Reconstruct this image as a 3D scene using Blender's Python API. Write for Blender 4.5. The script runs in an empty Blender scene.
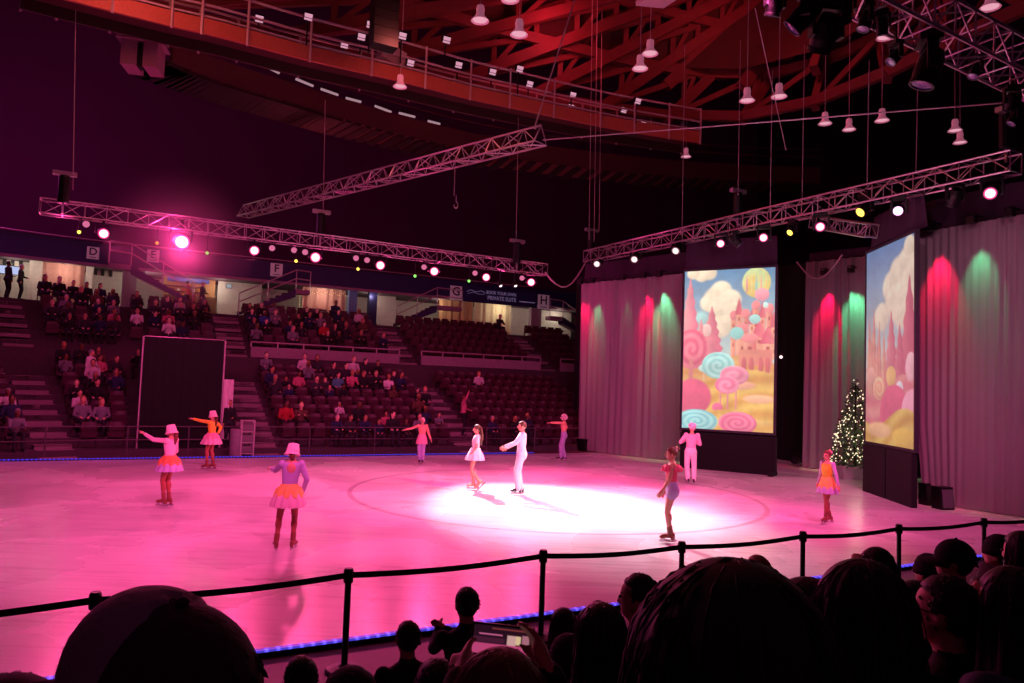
import bpy, math, random
import numpy as np
from mathutils import Vector, Matrix, Euler, Quaternion
random.seed(7)
PI = math.pi
SC = bpy.context.scene
COL = SC.collection
# ------------------------------------------------------------------ camera
F = 740.0
EYE = 2.65
PITCH = math.atan(43.5 / F)
ROLL = math.radians(2.0)
r0 = Vector((1, 0, 0)); u0 = Vector((0, -math.sin(PITCH), math.cos(PITCH)))
FWD = Vector((0, math.cos(PITCH), math.sin(PITCH)))
RGT = r0 * math.cos(ROLL) + u0 * math.sin(ROLL)
UPV = -r0 * math.sin(ROLL) + u0 * math.cos(ROLL)
CAMP = Vector((0, 0, EYE))
cd = bpy.data.cameras.new('camera'); cam = bpy.data.objects.new('camera', cd); COL.objects.link(cam)
cd.sensor_width = 36; cd.lens = F / 1024 * 36; cd.clip_start = 0.05; cd.clip_end = 300
cam.matrix_world = Matrix.Translation(CAMP) @ Matrix((RGT, UPV, -FWD)).transposed().to_4x4()
SC.camera = cam
SC.view_settings.view_transform = 'Standard'
SC.view_settings.look = 'None'
SC.cycles.use_denoising = True
SC.cycles.max_bounces = 6
SC.cycles.sample_clamp_indirect = 3.0
SC.cycles.caustics_reflective = False; SC.cycles.caustics_refractive = False

def ray(px, py):
    return FWD + RGT * ((px - 512) / F) + UPV * ((341.5 - py) / F)
def P(px, py, Y):
    d = ray(px, py); return CAMP + d * (Y / d.y)
def G(px, py, z=0.0):
    d = ray(px, py); return CAMP + d * ((z - EYE) / d.z)
# rink frame: u along the far edge, v across the ice
A = math.radians(28.0)
EU = Vector((math.cos(A), math.sin(A), 0)); EV = Vector((-math.sin(A), math.cos(A), 0))
def UV(u, v, z=0.0): return EU * u + EV * v + Vector((0, 0, z))
# seating bowl: straight front, fanning out at the left end
VF = 26.8
_tab = []
def _phi(u): return math.radians(14) * min(1, max(0, (1.0 - u) / 2.5))
_p = UV(1, VF); _u = 1.0
_tab.append((_u, _p.copy()))
while _u > -14:
    ph = _phi(_u - .05); d = -(Matrix.Rotation(ph, 3, 'Z') @ EU)
    _p = _p + d * 0.1; _u -= 0.1; _tab.append((_u, _p.copy()))
def bowl(u, s, z=0.0):
    if u >= 1: q = UV(u, VF); n = EV
    else:
        k = (1 - u) / .1; i = min(int(k), len(_tab) - 2); f = k - i
        q = _tab[i][1].lerp(_tab[i + 1][1], f); n = Matrix.Rotation(_phi(u), 3, 'Z') @ EV
    r = q + n * s; return Vector((r.x, r.y, z))
def bowl_yaw(u): return A + _phi(u)          # rotation for a thing whose +Y is outward

# ------------------------------------------------------------------ materials
def lin(c):
    if isinstance(c, str):
        c = c.lstrip('#'); c = [int(c[i:i + 2], 16) / 255 for i in (0, 2, 4)]
        return tuple(x / 12.92 if x <= .04045 else ((x + .055) / 1.055) ** 2.4 for x in c)
    return tuple(c)
MATS = {}
def mat(name, col, rough=.6, metal=0, emit=None, es=0, var=.18, scale=6, bump=0, bscale=40, sheen=0, spec=.5, stretch=None):
    if name in MATS: return MATS[name]
    m = bpy.data.materials.new(name); m.use_nodes = True; MATS[name] = m
    nt = m.node_tree; N = nt.nodes; L = nt.links; b = N['Principled BSDF']
    c = lin(col)
    b.inputs['Roughness'].default_value = rough; b.inputs['Metallic'].default_value = metal
    b.inputs['Specular IOR Level'].default_value = spec
    tc = N.new('ShaderNodeTexCoord'); src = tc.outputs['Object']
    if stretch:
        mp = N.new('ShaderNodeMapping'); mp.inputs['Scale'].default_value = stretch
        L.new(src, mp.inputs['Vector']); src = mp.outputs['Vector']
    nz = N.new('ShaderNodeTexNoise'); nz.inputs['Scale'].default_value = scale; nz.inputs['Detail'].default_value = 4
    L.new(src, nz.inputs['Vector'])
    mx = N.new('ShaderNodeMix'); mx.data_type = 'RGBA'
    mx.inputs['A'].default_value = (*[x * (1 - var) for x in c], 1)
    mx.inputs['B'].default_value = (*[min(1, x * (1 + var)) for x in c], 1)
    L.new(nz.outputs['Fac'], mx.inputs['Factor']); L.new(mx.outputs['Result'], b.inputs['Base Color'])
    if emit is not None:
        b.inputs['Emission Color'].default_value = (*lin(emit), 1); b.inputs['Emission Strength'].default_value = es
    if bump:
        n2 = N.new('ShaderNodeTexNoise'); n2.inputs['Scale'].default_value = bscale; n2.inputs['Detail'].default_value = 3
        L.new(src, n2.inputs['Vector'])
        bp = N.new('ShaderNodeBump'); bp.inputs['Strength'].default_value = bump; bp.inputs['Distance'].default_value = .02
        L.new(n2.outputs['Fac'], bp.inputs['Height']); L.new(bp.outputs['Normal'], b.inputs['Normal'])
    return m
def emat(name, col, es):
    return mat(name, '#101010', emit=col, es=es)
# ------------------------------------------------------------------ objects
def tag(o, label=None, cat=None, group=None, kind=None):
    if label: o['label'] = label
    if cat: o['category'] = cat
    if group: o['group'] = group
    if kind: o['kind'] = kind
    return o
def empty(name, loc=(0, 0, 0), rz=0, label=None, cat=None, group=None):
    o = bpy.data.objects.new(name, None); COL.objects.link(o); o.empty_display_size = .1
    o.location = loc; o.rotation_euler = (0, 0, rz)
    return tag(o, label, cat, group)
def frame_from(d, up=(0, 0, 1)):
    d = Vector(d).normalized(); up = Vector(up)
    if abs(d.dot(up.normalized())) > .98: up = Vector((0, 1, 0)) if abs(d.y) < .9 else Vector((1, 0, 0))
    x = d.cross(up).normalized(); y = x.cross(d).normalized()
    return x, y, d
class MB:
    def __init__(s): s.v = []; s.f = []; s.m = []
    def add(s, vs, fs, m=0):
        o = len(s.v); s.v += [tuple(v) for v in vs]; s.f += [tuple(i + o for i in f) for f in fs]; s.m += [m] * len(fs)
    def box(s, c, size, m=0, rot=None):
        c = Vector(c); x, y, z = [k / 2 for k in size]
        vs = [Vector((a * x, b * y, d * z)) for a in (-1, 1) for b in (-1, 1) for d in (-1, 1)]
        if rot is not None: vs = [rot @ v for v in vs]
        s.add([c + v for v in vs], [(0, 1, 3, 2), (4, 6, 7, 5), (0, 4, 5, 1), (2, 3, 7, 6), (0, 2, 6, 4), (1, 5, 7, 3)], m); return s
    def bar(s, p0, p1, w, h, m=0, up=(0, 0, 1)):
        p0 = Vector(p0); p1 = Vector(p1); x, y, d = frame_from(p1 - p0, up)
        vs = []
        for p in (p0, p1):
            for a, b in ((-1, -1), (1, -1), (1, 1), (-1, 1)): vs.append(p + x * a * w / 2 + y * b * h / 2)
        s.add(vs, [(3, 2, 1, 0), (4, 5, 6, 7), (0, 1, 5, 4), (1, 2, 6, 5), (2, 3, 7, 6), (3, 0, 4, 7)], m); return s
    def tube(s, pts, r, n=8, m=0, flat=None, nrm=None):
        pts = [Vector(p) for p in pts]
        rs = r if isinstance(r, (list, tuple)) else [r] * len(pts)
        vs = []; fs = []; up = Vector(nrm) if nrm is not None else Vector((0, 0, 1)); px = None
        for i, p in enumerate(pts):
            d = (pts[min(i + 1, len(pts) - 1)] - pts[max(i - 1, 0)])
            if d.length < 1e-9: d = Vector((0, 0, 1))
            if px is None: x, y, d = frame_from(d, up)
            else:
                d.normalize(); x = (px - d * px.dot(d)).normalized(); y = x.cross(d).normalized()
            px = x
            for k in range(n):
                a = 2 * PI * k / n; vs.append(p + (x * math.cos(a) + y * math.sin(a) * (flat or 1)) * rs[i])
        for i in range(len(pts) - 1):
            for k in range(n):
                a = i * n + k; b = i * n + (k + 1) % n; fs.append((a, b, b + n, a + n))
        fs.append(tuple(range(n))[::-1]); fs.append(tuple((len(pts) - 1) * n + k for k in range(n)))
        s.add(vs, fs, m); return s
    def loft(s, rings, n=16, m=0):           # rings: list of (center, rx, ry) with horizontal ellipses, or list of loops
        vs = []; fs = []
        for c, rx, ry in rings:
            for k in range(n):
                a = 2 * PI * k / n; vs.append((c[0] + math.cos(a) * rx, c[1] + math.sin(a) * ry, c[2]))
        for i in range(len(rings) - 1):
            for k in range(n):
                a = i * n + k; b = i * n + (k + 1) % n; fs.append((a, b, b + n, a + n))
        fs.append(tuple(range(n))[::-1]); fs.append(tuple((len(rings) - 1) * n + k for k in range(n)))
        s.add(vs, fs, m); return s
    def lathe(s, prof, n=24, c=(0, 0, 0), m=0, M=None, wob=None, cap=False):
        vs = []; fs = []; c = Vector(c)
        for i, (r, z) in enumerate(prof):
            for k in range(n):
                a = 2 * PI * k / n; rr = r * (1 + (wob(i, a) if wob else 0))
                v = Vector((rr * math.cos(a), rr * math.sin(a), z)); v = M @ v if M is not None else v; vs.append(c + v)
        for i in range(len(prof) - 1):
            for k in range(n):
                a = i * n + k; b = i * n + (k + 1) % n; fs.append((a, b, b + n, a + n))
        if cap:
            fs.append(tuple(range(n))[::-1]); fs.append(tuple((len(prof) - 1) * n + k for k in range(n)))
        s.add(vs, fs, m); return s
    def ball(s, c, r, m=0, n=12, h=8, M=None, fn=None):
        r = r if isinstance(r, (tuple, list)) else (r, r, r); c = Vector(c); vs = []; fs = []
        def pt(x, y, z):
            k = fn(x, y, z) if fn else 1
            v = Vector((x * r[0] * k, y * r[1] * k, z * r[2] * k)); return c + (M @ v if M is not None else v)
        vs.append(pt(0, 0, 1))
        for i in range(1, h):
            t = PI * i / h
            for k in range(n):
                a = 2 * PI * k / n; vs.append(pt(math.sin(t) * math.cos(a), math.sin(t) * math.sin(a), math.cos(t)))
        vs.append(pt(0, 0, -1)); e = len(vs) - 1
        for k in range(n): fs.append((0, 1 + k, 1 + (k + 1) % n))
        for i in range(h - 2):
            for k in range(n):
                a = 1 + i * n + k; b = 1 + i * n + (k + 1) % n; fs.append((a, a + n, b + n, b))
        o = 1 + (h - 2) * n
        for k in range(n): fs.append((o + k, e, o + (k + 1) % n))
        s.add(vs, fs, m); return s
    def quad(s, a, b, c, d, m=0): s.add([a, b, c, d], [(0, 1, 2, 3)], m); return s
    def mesh(s, name, mats=(), smooth=False):
        me = bpy.data.meshes.new(name); me.from_pydata(s.v, [], s.f)
        for x in mats: me.materials.append(x)
        if len(set(s.m)) > 1 or (s.m and s.m[0]): me.polygons.foreach_set('material_index', s.m)
        if smooth: me.polygons.foreach_set('use_smooth', [True] * len(s.f))
        me.update(); return me
    def build(s, name, mats, parent=None, smooth=False, off=None):
        if not isinstance(mats, (list, tuple)): mats = [mats]
        if off is not None:
            off = Vector(off); s.v = [tuple(Vector(v) - off) for v in s.v]
        o = bpy.data.objects.new(name, s.mesh(name, mats, smooth)); COL.objects.link(o)
        if parent is not None: o.parent = parent
        elif off is not None: o.location = off
        return o
def struct(name, mb, mats, smooth=False):
    o = mb.build(name, mats, smooth=smooth); o['kind'] = 'structure'; return o
def kids(o): return list(o.children)
def dup(o, loc=None, rz=None, label=None, cat=None, group=None, parent=None, rot=None):
    c = o.copy(); COL.objects.link(c)
    if parent is not None: c.parent = parent
    for ch in kids(o): dup(ch, parent=c)
    if loc is not None: c.location = loc
    if rz is not None: c.rotation_euler = (0, 0, rz)
    if rot is not None: c.rotation_euler = rot
    if label: c['label'] = label
    if group: c['group'] = group
    return c
ORD = ['first', 'second', 'third', 'fourth', 'fifth', 'sixth', 'seventh', 'eighth', 'ninth', 'tenth', 'eleventh', 'twelfth',
       'thirteenth', 'fourteenth', 'fifteenth', 'sixteenth', 'seventeenth', 'eighteenth', 'nineteenth', 'twentieth'] + ['farther'] * 60
def text_mesh(name, s, size, material, parent, loc, rot=(PI / 2, 0, 0), align='CENTER', ext=.004, sx=1):
    cu = bpy.data.curves.new(name, 'FONT'); cu.body = s; cu.size = size; cu.align_x = align; cu.align_y = 'CENTER'; cu.extrude = ext
    cu.resolution_u = 3; cu.offset = size * .02
    t = bpy.data.objects.new('tmp', cu); COL.objects.link(t)
    me = bpy.data.meshes.new_from_object(t.evaluated_get(bpy.context.evaluated_depsgraph_get()))
    bpy.data.objects.remove(t); bpy.data.curves.remove(cu)
    me.materials.clear(); me.materials.append(material)
    o = bpy.data.objects.new(name, me); COL.objects.link(o); o.parent = parent; o.location = loc; o.rotation_euler = rot; o.scale = (sx, 1, 1)
    return o
def spot(name, loc, target, power, col, angle=30, blend=.5, radius=.08):
    l = bpy.data.lights.new(name, 'SPOT'); l.energy = power; l.color = col; l.spot_size = math.radians(angle); l.spot_blend = blend
    l.shadow_soft_size = radius
    o = bpy.data.objects.new(name, l); COL.objects.link(o); o.location = loc
    o.rotation_euler = (Vector(target) - Vector(loc)).to_track_quat('-Z', 'Y').to_euler(); return o
def point(name, loc, power, col, radius=.3):
    l = bpy.data.lights.new(name, 'POINT'); l.energy = power; l.color = col; l.shadow_soft_size = radius
    o = bpy.data.objects.new(name, l); COL.objects.link(o); o.location = loc; return o

# ------------------------------------------------------------------ bodies: one continuous surface grown from tapered solids
class Body:
    def __init__(s): s.mb = MB(); s.seg = []
    def limb(s, p0, p1, ra, rb, t, n=12, flat=None, nrm=None):
        p0 = Vector(p0); p1 = Vector(p1)
        s.mb.tube([p0, p0.lerp(p1, .33), p0.lerp(p1, .66), p1], [ra, ra * .67 + rb * .33, ra * .33 + rb * .67, rb], n, flat=flat, nrm=nrm)
        if not flat:
            s.mb.ball(p0, ra * .99, n=n); s.mb.ball(p1, rb * .99, n=n)
        s.seg.append(('c', np.array(p0), np.array(p1), ra, rb, t))
    def chain(s, pts, rs, t, n=10):
        s.mb.tube(pts, rs, n); s.mb.ball(pts[-1], rs[-1] * .98, n=n); s.mb.ball(pts[0], rs[0] * .98, n=n)
        for i in range(len(pts) - 1): s.seg.append(('c', np.array(pts[i]), np.array(pts[i + 1]), rs[i], rs[i + 1], t))
    def ell(s, c, r, t, M=None, n=16, h=12, fn=None):
        r = r if isinstance(r, (tuple, list)) else (r, r, r)
        s.mb.ball(c, r, n=n, h=h, M=M, fn=fn)
        s.seg.append(('e', np.array(Vector(c)), np.array(M if M is not None else Matrix.Identity(3)), np.array(r), 0, t))
    def rings(s, rings, t, tags=None):
        s.mb.loft(rings, 20)
        for i in range(len(rings) - 1):
            (c0, a0, b0), (c1, a1, b1) = rings[i], rings[i + 1]
            s.seg.append(('r', np.array(c0), np.array(c1), (a0 + a1) / 2, (b0 + b1) / 2, tags[i] if tags else t))
    def finish(s, name, tagmats, parent, vox=.008, smooth=3):
        tags = list(tagmats)
        me = s.mb.mesh('tmp'); o = bpy.data.objects.new('tmp', me); COL.objects.link(o)
        r = o.modifiers.new('r', 'REMESH'); r.mode = 'VOXEL'; r.voxel_size = vox
        if smooth:
            k = o.modifiers.new('s', 'SMOOTH'); k.factor = .5; k.iterations = smooth
        out = bpy.data.meshes.new_from_object(o.evaluated_get(bpy.context.evaluated_depsgraph_get()))
        bpy.data.objects.remove(o); bpy.data.meshes.remove(me)
        out.name = name; out.materials.clear()
        for t in tags: out.materials.append(tagmats[t])
        nf = len(out.polygons)
        if len(tags) > 1:
            ct = np.empty(nf * 3); out.polygons.foreach_get('center', ct); ct = ct.reshape(-1, 3)
            best = np.full(nf, 1e9); idx = np.zeros(nf, int)
            for g in s.seg:
                if g[0] == 'c':
                    d = g[2] - g[1]; L2 = max(d @ d, 1e-9); k = np.clip(((ct - g[1]) @ d) / L2, 0, 1)
                    q = np.linalg.norm(ct - g[1] - k[:, None] * d, axis=1) - (g[3] + (g[4] - g[3]) * k)
                elif g[0] == 'e':
                    w = (ct - g[1]) @ g[2]; q = (np.linalg.norm(w / g[3], axis=1) - 1) * g[3].min()
                else:
                    d = g[2] - g[1]; k = np.clip((ct[:, 2] - g[1][2]) / (d[2] if abs(d[2]) > 1e-6 else 1e-6), 0, 1)
                    w = ct - g[1] - k[:, None] * d
                    q = (np.sqrt((w[:, 0] / g[3]) ** 2 + (w[:, 1] / g[4]) ** 2) - 1) * min(g[3], g[4]) + np.abs(w[:, 2]) * 1.0
                ti = tags.index(g[5]) if g[5] in tags else 0
                b = q < best; best[b] = q[b]; idx[b] = ti
            out.polygons.foreach_set('material_index', idx.astype(np.int32))
        out.polygons.foreach_set('use_smooth', [True] * nf); out.update()
        if parent == 'mesh': return out
        ob = bpy.data.objects.new(name, out); COL.objects.link(ob)
        if parent is not None: ob.parent = parent
        return ob
def hand(b, w, d, nrm, side, t='skin', k=1.0, curl=.5, spread=.25, thumb=.6):
    """palm and five fingers; d = forearm direction, nrm = direction the palm faces, side = which way the thumb leaves"""
    w = Vector(w); d = Vector(d).normalized(); nrm = Vector(nrm); nrm = (nrm - d * nrm.dot(d)).normalized(); x = d.cross(nrm) * side
    b.mb.tube([w, w + d * .03 * k, w + d * .065 * k, w + d * .088 * k], [.024 * k, .034 * k, .04 * k, .036 * k], 10, flat=.45, nrm=None)
    for q in (-.5, .5): b.limb(w + x * q * .03 * k, w + x * q * .046 * k + d * .085 * k, .016 * k, .014 * k, t, 8)
    for i, (o, L) in enumerate(((.030, .068), (.010, .078), (-.010, .073), (-.029, .056))):
        a = w + d * .082 * k + x * o * k; dd = (d + x * (o * spread * 10)).normalized()
        p1 = a + dd * L * .45 * k; d2 = (dd + nrm * curl).normalized(); p2 = p1 + d2 * L * .32 * k; d3 = (d2 + nrm * curl * 1.2).normalized(); p3 = p2 + d3 * L * .28 * k
        b.chain([a - dd * .012 * k, p1, p2, p3], [.0095 * k, .009 * k, .0085 * k, .0075 * k], t, 8)
    a = w + d * .022 * k + x * .026 * k; d1 = (d * .7 + x * thumb + nrm * .35).normalized(); p1 = a + d1 * .035 * k; d2 = (d + x * thumb * .25 + nrm * .3).normalized()
    b.chain([a, p1, p1 + d2 * .03 * k, p1 + d2 * .05 * k], [.013 * k, .011 * k, .0095 * k, .008 * k], t, 8)
# ================================================================== the hall
def proj(p):
    d = Vector(p) - CAMP; w = d.dot(FWD); return 512 + F * d.dot(RGT) / w, 341.5 - F * d.dot(UPV) / w
def Q(px, py, s):
    """point of the bowl surface at set-back s seen at px, py -> (u, z, point)"""
    d = ray(px, py); lo, hi = -13.5, 60.0
    f = lambda u: (lambda b: b.x * d.y - b.y * d.x)(bowl(u, s))
    for _ in range(50):
        mid = (lo + hi) / 2
        if f(mid) < 0: lo = mid
        else: hi = mid
    b = bowl(lo, s); z = EYE + d.z * math.hypot(b.x, b.y) / math.hypot(d.x, d.y)
    return lo, z, Vector((b.x, b.y, z))

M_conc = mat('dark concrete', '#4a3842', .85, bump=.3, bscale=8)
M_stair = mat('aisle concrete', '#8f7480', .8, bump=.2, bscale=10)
M_floor = mat('arena floor', '#5a3c48', .55, bump=.1, bscale=12)
M_wall = mat('dark arena wall', '#5a1c4e', .9, scale=.25, var=.25)  # purple base colour stands in for haze over a black wall
M_blackwall = mat('black wall', '#2c1a2e', .95, scale=.3)
M_black = mat('black cloth', '#0b080c', .9, bump=.2, bscale=30)
M_blackmetal = mat('black metal', '#0d0b0e', .45, .3)
M_steel = mat('painted steel rail', '#b59aa8', .45, .25)
M_alu = mat('truss aluminium', '#b9a8b4', .35, .75)
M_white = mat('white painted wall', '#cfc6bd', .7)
M_wood = mat('orange timber', '#a85042', .6, scale=3, var=.3, stretch=(1, 8, 8))
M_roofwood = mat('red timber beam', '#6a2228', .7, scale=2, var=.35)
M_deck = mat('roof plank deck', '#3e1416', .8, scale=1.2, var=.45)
M_grey = mat('grey fascia', '#94798a', .75)
M_maroon = mat('maroon seat plastic', '#4a1630', .5, scale=2, var=.12)
M_blue = mat('navy banner band', '#1c1a52', .6)

# ---- floor and ice
struct('floor', MB().box((20, 25, -.27), (160, 150, .5)), M_floor)
ICE_U0, ICE_U1, ICE_V0, ICE_V1 = -2.9, 24.0, 7.45, 25.3
m = bpy.data.materials.new('ice sheet'); m.use_nodes = True; nt = m.node_tree; N = nt.nodes; L = nt.links; b = N['Principled BSDF']
tc = N.new('ShaderNodeTexCoord')
def noise(scale, det=4, vec=None, dist=0):
    n = N.new('ShaderNodeTexNoise'); n.inputs['Scale'].default_value = scale; n.inputs['Detail'].default_value = det; n.inputs['Distortion'].default_value = dist
    L.new(vec or tc.outputs['Object'], n.inputs['Vector']); return n
n1 = noise(.35, 6, dist=.6); cr = N.new('ShaderNodeValToRGB'); cr.color_ramp.elements[0].color = (.60, .58, .60, 1); cr.color_ramp.elements[1].color = (.93, .93, .93, 1)
cr.color_ramp.elements[0].position = .3; cr.color_ramp.elements[1].position = .66; L.new(n1.outputs['Fac'], cr.inputs['Fac'])
mp = N.new('ShaderNodeMapping'); mp.inputs['Rotation'].default_value = (0, 0, A + .5); mp.inputs['Scale'].default_value = (.25, 4, 1); L.new(tc.outputs['Object'], mp.inputs['Vector'])
n2 = noise(1.6, 6, mp.outputs['Vector'], 1.5); c2 = N.new('ShaderNodeValToRGB'); c2.color_ramp.elements[0].position = .36; c2.color_ramp.elements[1].position = .5
c2.color_ramp.elements[0].color = (.84, .82, .84, 1); c2.color_ramp.elements[1].color = (1, 1, 1, 1); L.new(n2.outputs['Fac'], c2.inputs['Fac'])
mu = N.new('ShaderNodeMix'); mu.data_type = 'RGBA'; mu.blend_type = 'MULTIPLY'; mu.inputs['Factor'].default_value = 1
L.new(cr.outputs['Color'], mu.inputs['A']); L.new(c2.outputs['Color'], mu.inputs['B'])
# painted circle under the ice
cc = (1.2, 18.6, 0)
vd = N.new('ShaderNodeVectorMath'); vd.operation = 'DISTANCE'; L.new(tc.outputs['Object'], vd.inputs[0]); vd.inputs[1].default_value = cc
m1 = N.new('ShaderNodeMath'); m1.operation = 'SUBTRACT'; L.new(vd.outputs['Value'], m1.inputs[0]); m1.inputs[1].default_value = 5.0
m2 = N.new('ShaderNodeMath'); m2.operation = 'ABSOLUTE'; L.new(m1.outputs[0], m2.inputs[0])
m3 = N.new('ShaderNodeMath'); m3.operation = 'LESS_THAN'; L.new(m2.outputs[0], m3.inputs[0]); m3.inputs[1].default_value = .06
m4 = N.new('ShaderNodeMath'); m4.operation = 'MULTIPLY'; L.new(m3.outputs[0], m4.inputs[0]); m4.inputs[1].default_value = .6
mc = N.new('ShaderNodeMix'); mc.data_type = 'RGBA'; L.new(m4.outputs[0], mc.inputs['Factor']); L.new(mu.outputs['Result'], mc.inputs['A']); mc.inputs['B'].default_value = (.26, .20, .27, 1)
L.new(mc.outputs['Result'], b.inputs['Base Color'])
rr = N.new('ShaderNodeMapRange'); rr.inputs['To Min'].default_value = .16; rr.inputs['To Max'].default_value = .38; L.new(n1.outputs['Fac'], rr.inputs['Value']); L.new(rr.outputs['Result'], b.inputs['Roughness'])
bp = N.new('ShaderNodeBump'); bp.inputs['Strength'].default_value = .12; bp.inputs['Distance'].default_value = .02; L.new(n2.outputs['Fac'], bp.inputs['Height']); L.new(bp.outputs['Normal'], b.inputs['Normal'])
b.inputs['Specular IOR Level'].default_value = .45
mb = MB(); c = [UV(ICE_U0, ICE_V0), UV(ICE_U1, ICE_V0), UV(ICE_U1, ICE_V1), UV(ICE_U0, ICE_V1)]
mb.quad(*c)
struct('ice_sheet', mb, m)
# glowing strips round the ice
def led(u0, v0, u1, v1, label, col, es, dots):
    p0, p1 = UV(u0, v0), UV(u1, v1)
    root = empty('led_strip', p0, math.atan2((p1 - p0).y, (p1 - p0).x), label, 'light strip')
    Ln = (p1 - p0).length
    MB().box((Ln / 2, 0, .01), (Ln, .09, .04)).build('curb', M_blackmetal, root)
    m = bpy.data.materials.new('led glow'); m.use_nodes = True; nt = m.node_tree; b = nt.nodes['Principled BSDF']
    b.inputs['Base Color'].default_value = (.02, .01, .05, 1); b.inputs['Emission Color'].default_value = (*lin(col), 1)
    tc = nt.nodes.new('ShaderNodeTexCoord'); sx = nt.nodes.new('ShaderNodeSeparateXYZ'); nt.links.new(tc.outputs['Object'], sx.inputs[0])
    a = nt.nodes.new('ShaderNodeMath'); a.operation = 'SINE'; k = nt.nodes.new('ShaderNodeMath'); k.operation = 'MULTIPLY'; k.inputs[1].default_value = 2 * PI / dots
    nt.links.new(sx.outputs[0], k.inputs[0]); nt.links.new(k.outputs[0], a.inputs[0])
    r = nt.nodes.new('ShaderNodeMapRange'); r.inputs['From Min'].default_value = .3; r.inputs['To Min'].default_value = es * .35; r.inputs['To Max'].default_value = es * 1.5
    nt.links.new(a.outputs[0], r.inputs['Value']); nt.links.new(r.outputs['Result'], b.inputs['Emission Strength'])
    mb = MB(); mb.box((Ln / 2, 0, .04), (Ln, .06, .02)); mb.build('glowing_tape', m, root)
led(ICE_U0, ICE_V0, ICE_U1, ICE_V0, 'dotted violet light strip along the near edge of the ice', '#5a4cff', 1.6, .11)
led(ICE_U0, ICE_V1, 14.6, ICE_V1, 'thin blue light strip along the far edge of the ice below the stands', '#3a3cff', 1.1, .11)
led(ICE_U0, ICE_V0, ICE_U0, ICE_V1, 'blue light strip along the left end of the ice', '#3f6dff', 1.8, .11)

# ---- terraces
AISLES = (-1.55, 4.5, 12.5, 20.5)
LOW = [(i * .8, .2 + .31 * i) for i in range(8)]
UP = [(8.3 + j * .8, 3.75 + .42 * j) for j in range(5)]
ROWS = LOW + UP
us = [-13 + .5 * k for k in range(120)]
def strip(mb, s0, z0, s1, z1, u0=-13, u1=46, m=0):
    uu = [u for u in us if u0 < u < u1]; uu = [u0] + uu + [u1]
    for a, b in zip(uu, uu[1:]):
        mb.quad(bowl(a, s0, z0), bowl(b, s0, z0), bowl(b, s1, z1), bowl(a, s1, z1), m)
mb = MB(); strip(mb, -.35, -.02, -.35, .2); strip(mb, -.35, .2, .6, .2)
for i in range(1, 8):
    s, z = LOW[i]; strip(mb, s - .2, z - .31, s - .2, z); strip(mb, s - .2, z, s + .6, z)
strip(mb, 6.2, 2.37, 7.0, 2.37); strip(mb, 7.0, 2.37, 7.0, 3.45); strip(mb, 7.0, 3.45, 8.1, 3.45)
z = 3.45
for (s, zz) in UP:
    strip(mb, s - .2, z, s - .2, zz); strip(mb, s - .2, zz, s + .6, zz); z = zz
strip(mb, 12.1, 5.43, 12.1, 5.65); strip(mb, 12.1, 5.65, 18, 5.65)
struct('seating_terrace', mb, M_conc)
def aisle(ua, w=1.15, rows=ROWS, name='aisle_stairs'):
    mb = MB()
    for (s, z) in rows:
        for k in range(2):
            s0 = s - .2 + .4 * k - (.4 if k == 0 else .4); zz = z - .19 * (1 - k)
            y = bowl_yaw(ua); c = bowl(ua, s0 + .25, zz - .06)
            mb.box(c, (w, .5, .14), rot=Matrix.Rotation(y, 3, 'Z'))
    struct(name, mb, M_stair)
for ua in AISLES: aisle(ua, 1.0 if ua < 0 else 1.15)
# walls and roof shell
mb = MB(); mb.quad(UV(-40, 48, 8.5), UV(70, 48, 8.5), UV(70, 48, 34), UV(-40, 48, 34)); struct('wall_far', mb, M_wall)
mb = MB(); mb.quad(UV(-30, -14, 0), UV(-30, 48, 0), UV(-30, 48, 34), UV(-30, -14, 34)); struct('wall_left', mb, M_wall)
mb = MB(); mb.quad(UV(50, -14, 0), UV(50, 48, 0), UV(50, 48, 34), UV(50, -14, 34)); struct('wall_right', mb, M_blackwall)
# concourse behind the top row
mb = MB(); strip(mb, 17.2, 5.65, 17.2, 7.7); struct('wall_concourse', mb, M_white)
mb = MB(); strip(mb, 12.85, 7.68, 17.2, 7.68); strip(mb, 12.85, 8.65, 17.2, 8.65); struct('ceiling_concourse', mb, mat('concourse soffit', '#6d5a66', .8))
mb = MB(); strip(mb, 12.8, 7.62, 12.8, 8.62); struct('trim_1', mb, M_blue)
mb = MB(); strip(mb, 12.78, 7.5, 12.78, 7.64); struct('trim_2', mb, M_grey)
mb = MB(); uu = [-9 + k for k in range(32)]
mb.tube([bowl(u, 12.75, 8.72) for u in uu], .03, 6)
struct('trim_3', mb, M_steel)
for px in (14, 66, 150, 218, 325, 372, 440, 505, 560):
    u, z, p = Q(px, 280, 13.2); point('concourse_light', (p.x, p.y, 7.3), 30, (1, .86, .68), .2)  # unseen front row added to brighten the concourse drapes
    u, z, p = Q(px, 280, 14.7); point('concourse_light', (p.x, p.y, 7.3), 14, (1, .86, .68), .2)
# columns of the concourse
for px0, px1, c in ((122, 136, M_grey), (349, 357, mat('blue column', '#5a74a8', .6)), (369, 377, M_blue), (531, 541, M_grey)):
    u0_, z, a = Q(px0, 285, 13.4); u1_, z, b_ = Q(px1, 285, 13.4)
    w = (Vector((b_.x, b_.y, 0)) - Vector((a.x, a.y, 0))).length; cpt = (a + b_) / 2
    mb = MB().box((0, 0, 1.015), (w, .35, 2.03)); mb.box((0, 0, .08), (w + .06, .41, .16))
    o = mb.build('concourse_column', c); o.location = (cpt.x, cpt.y, 5.65); o.rotation_euler = (0, 0, bowl_yaw(u0_)); o['kind'] = 'structure'
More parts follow.
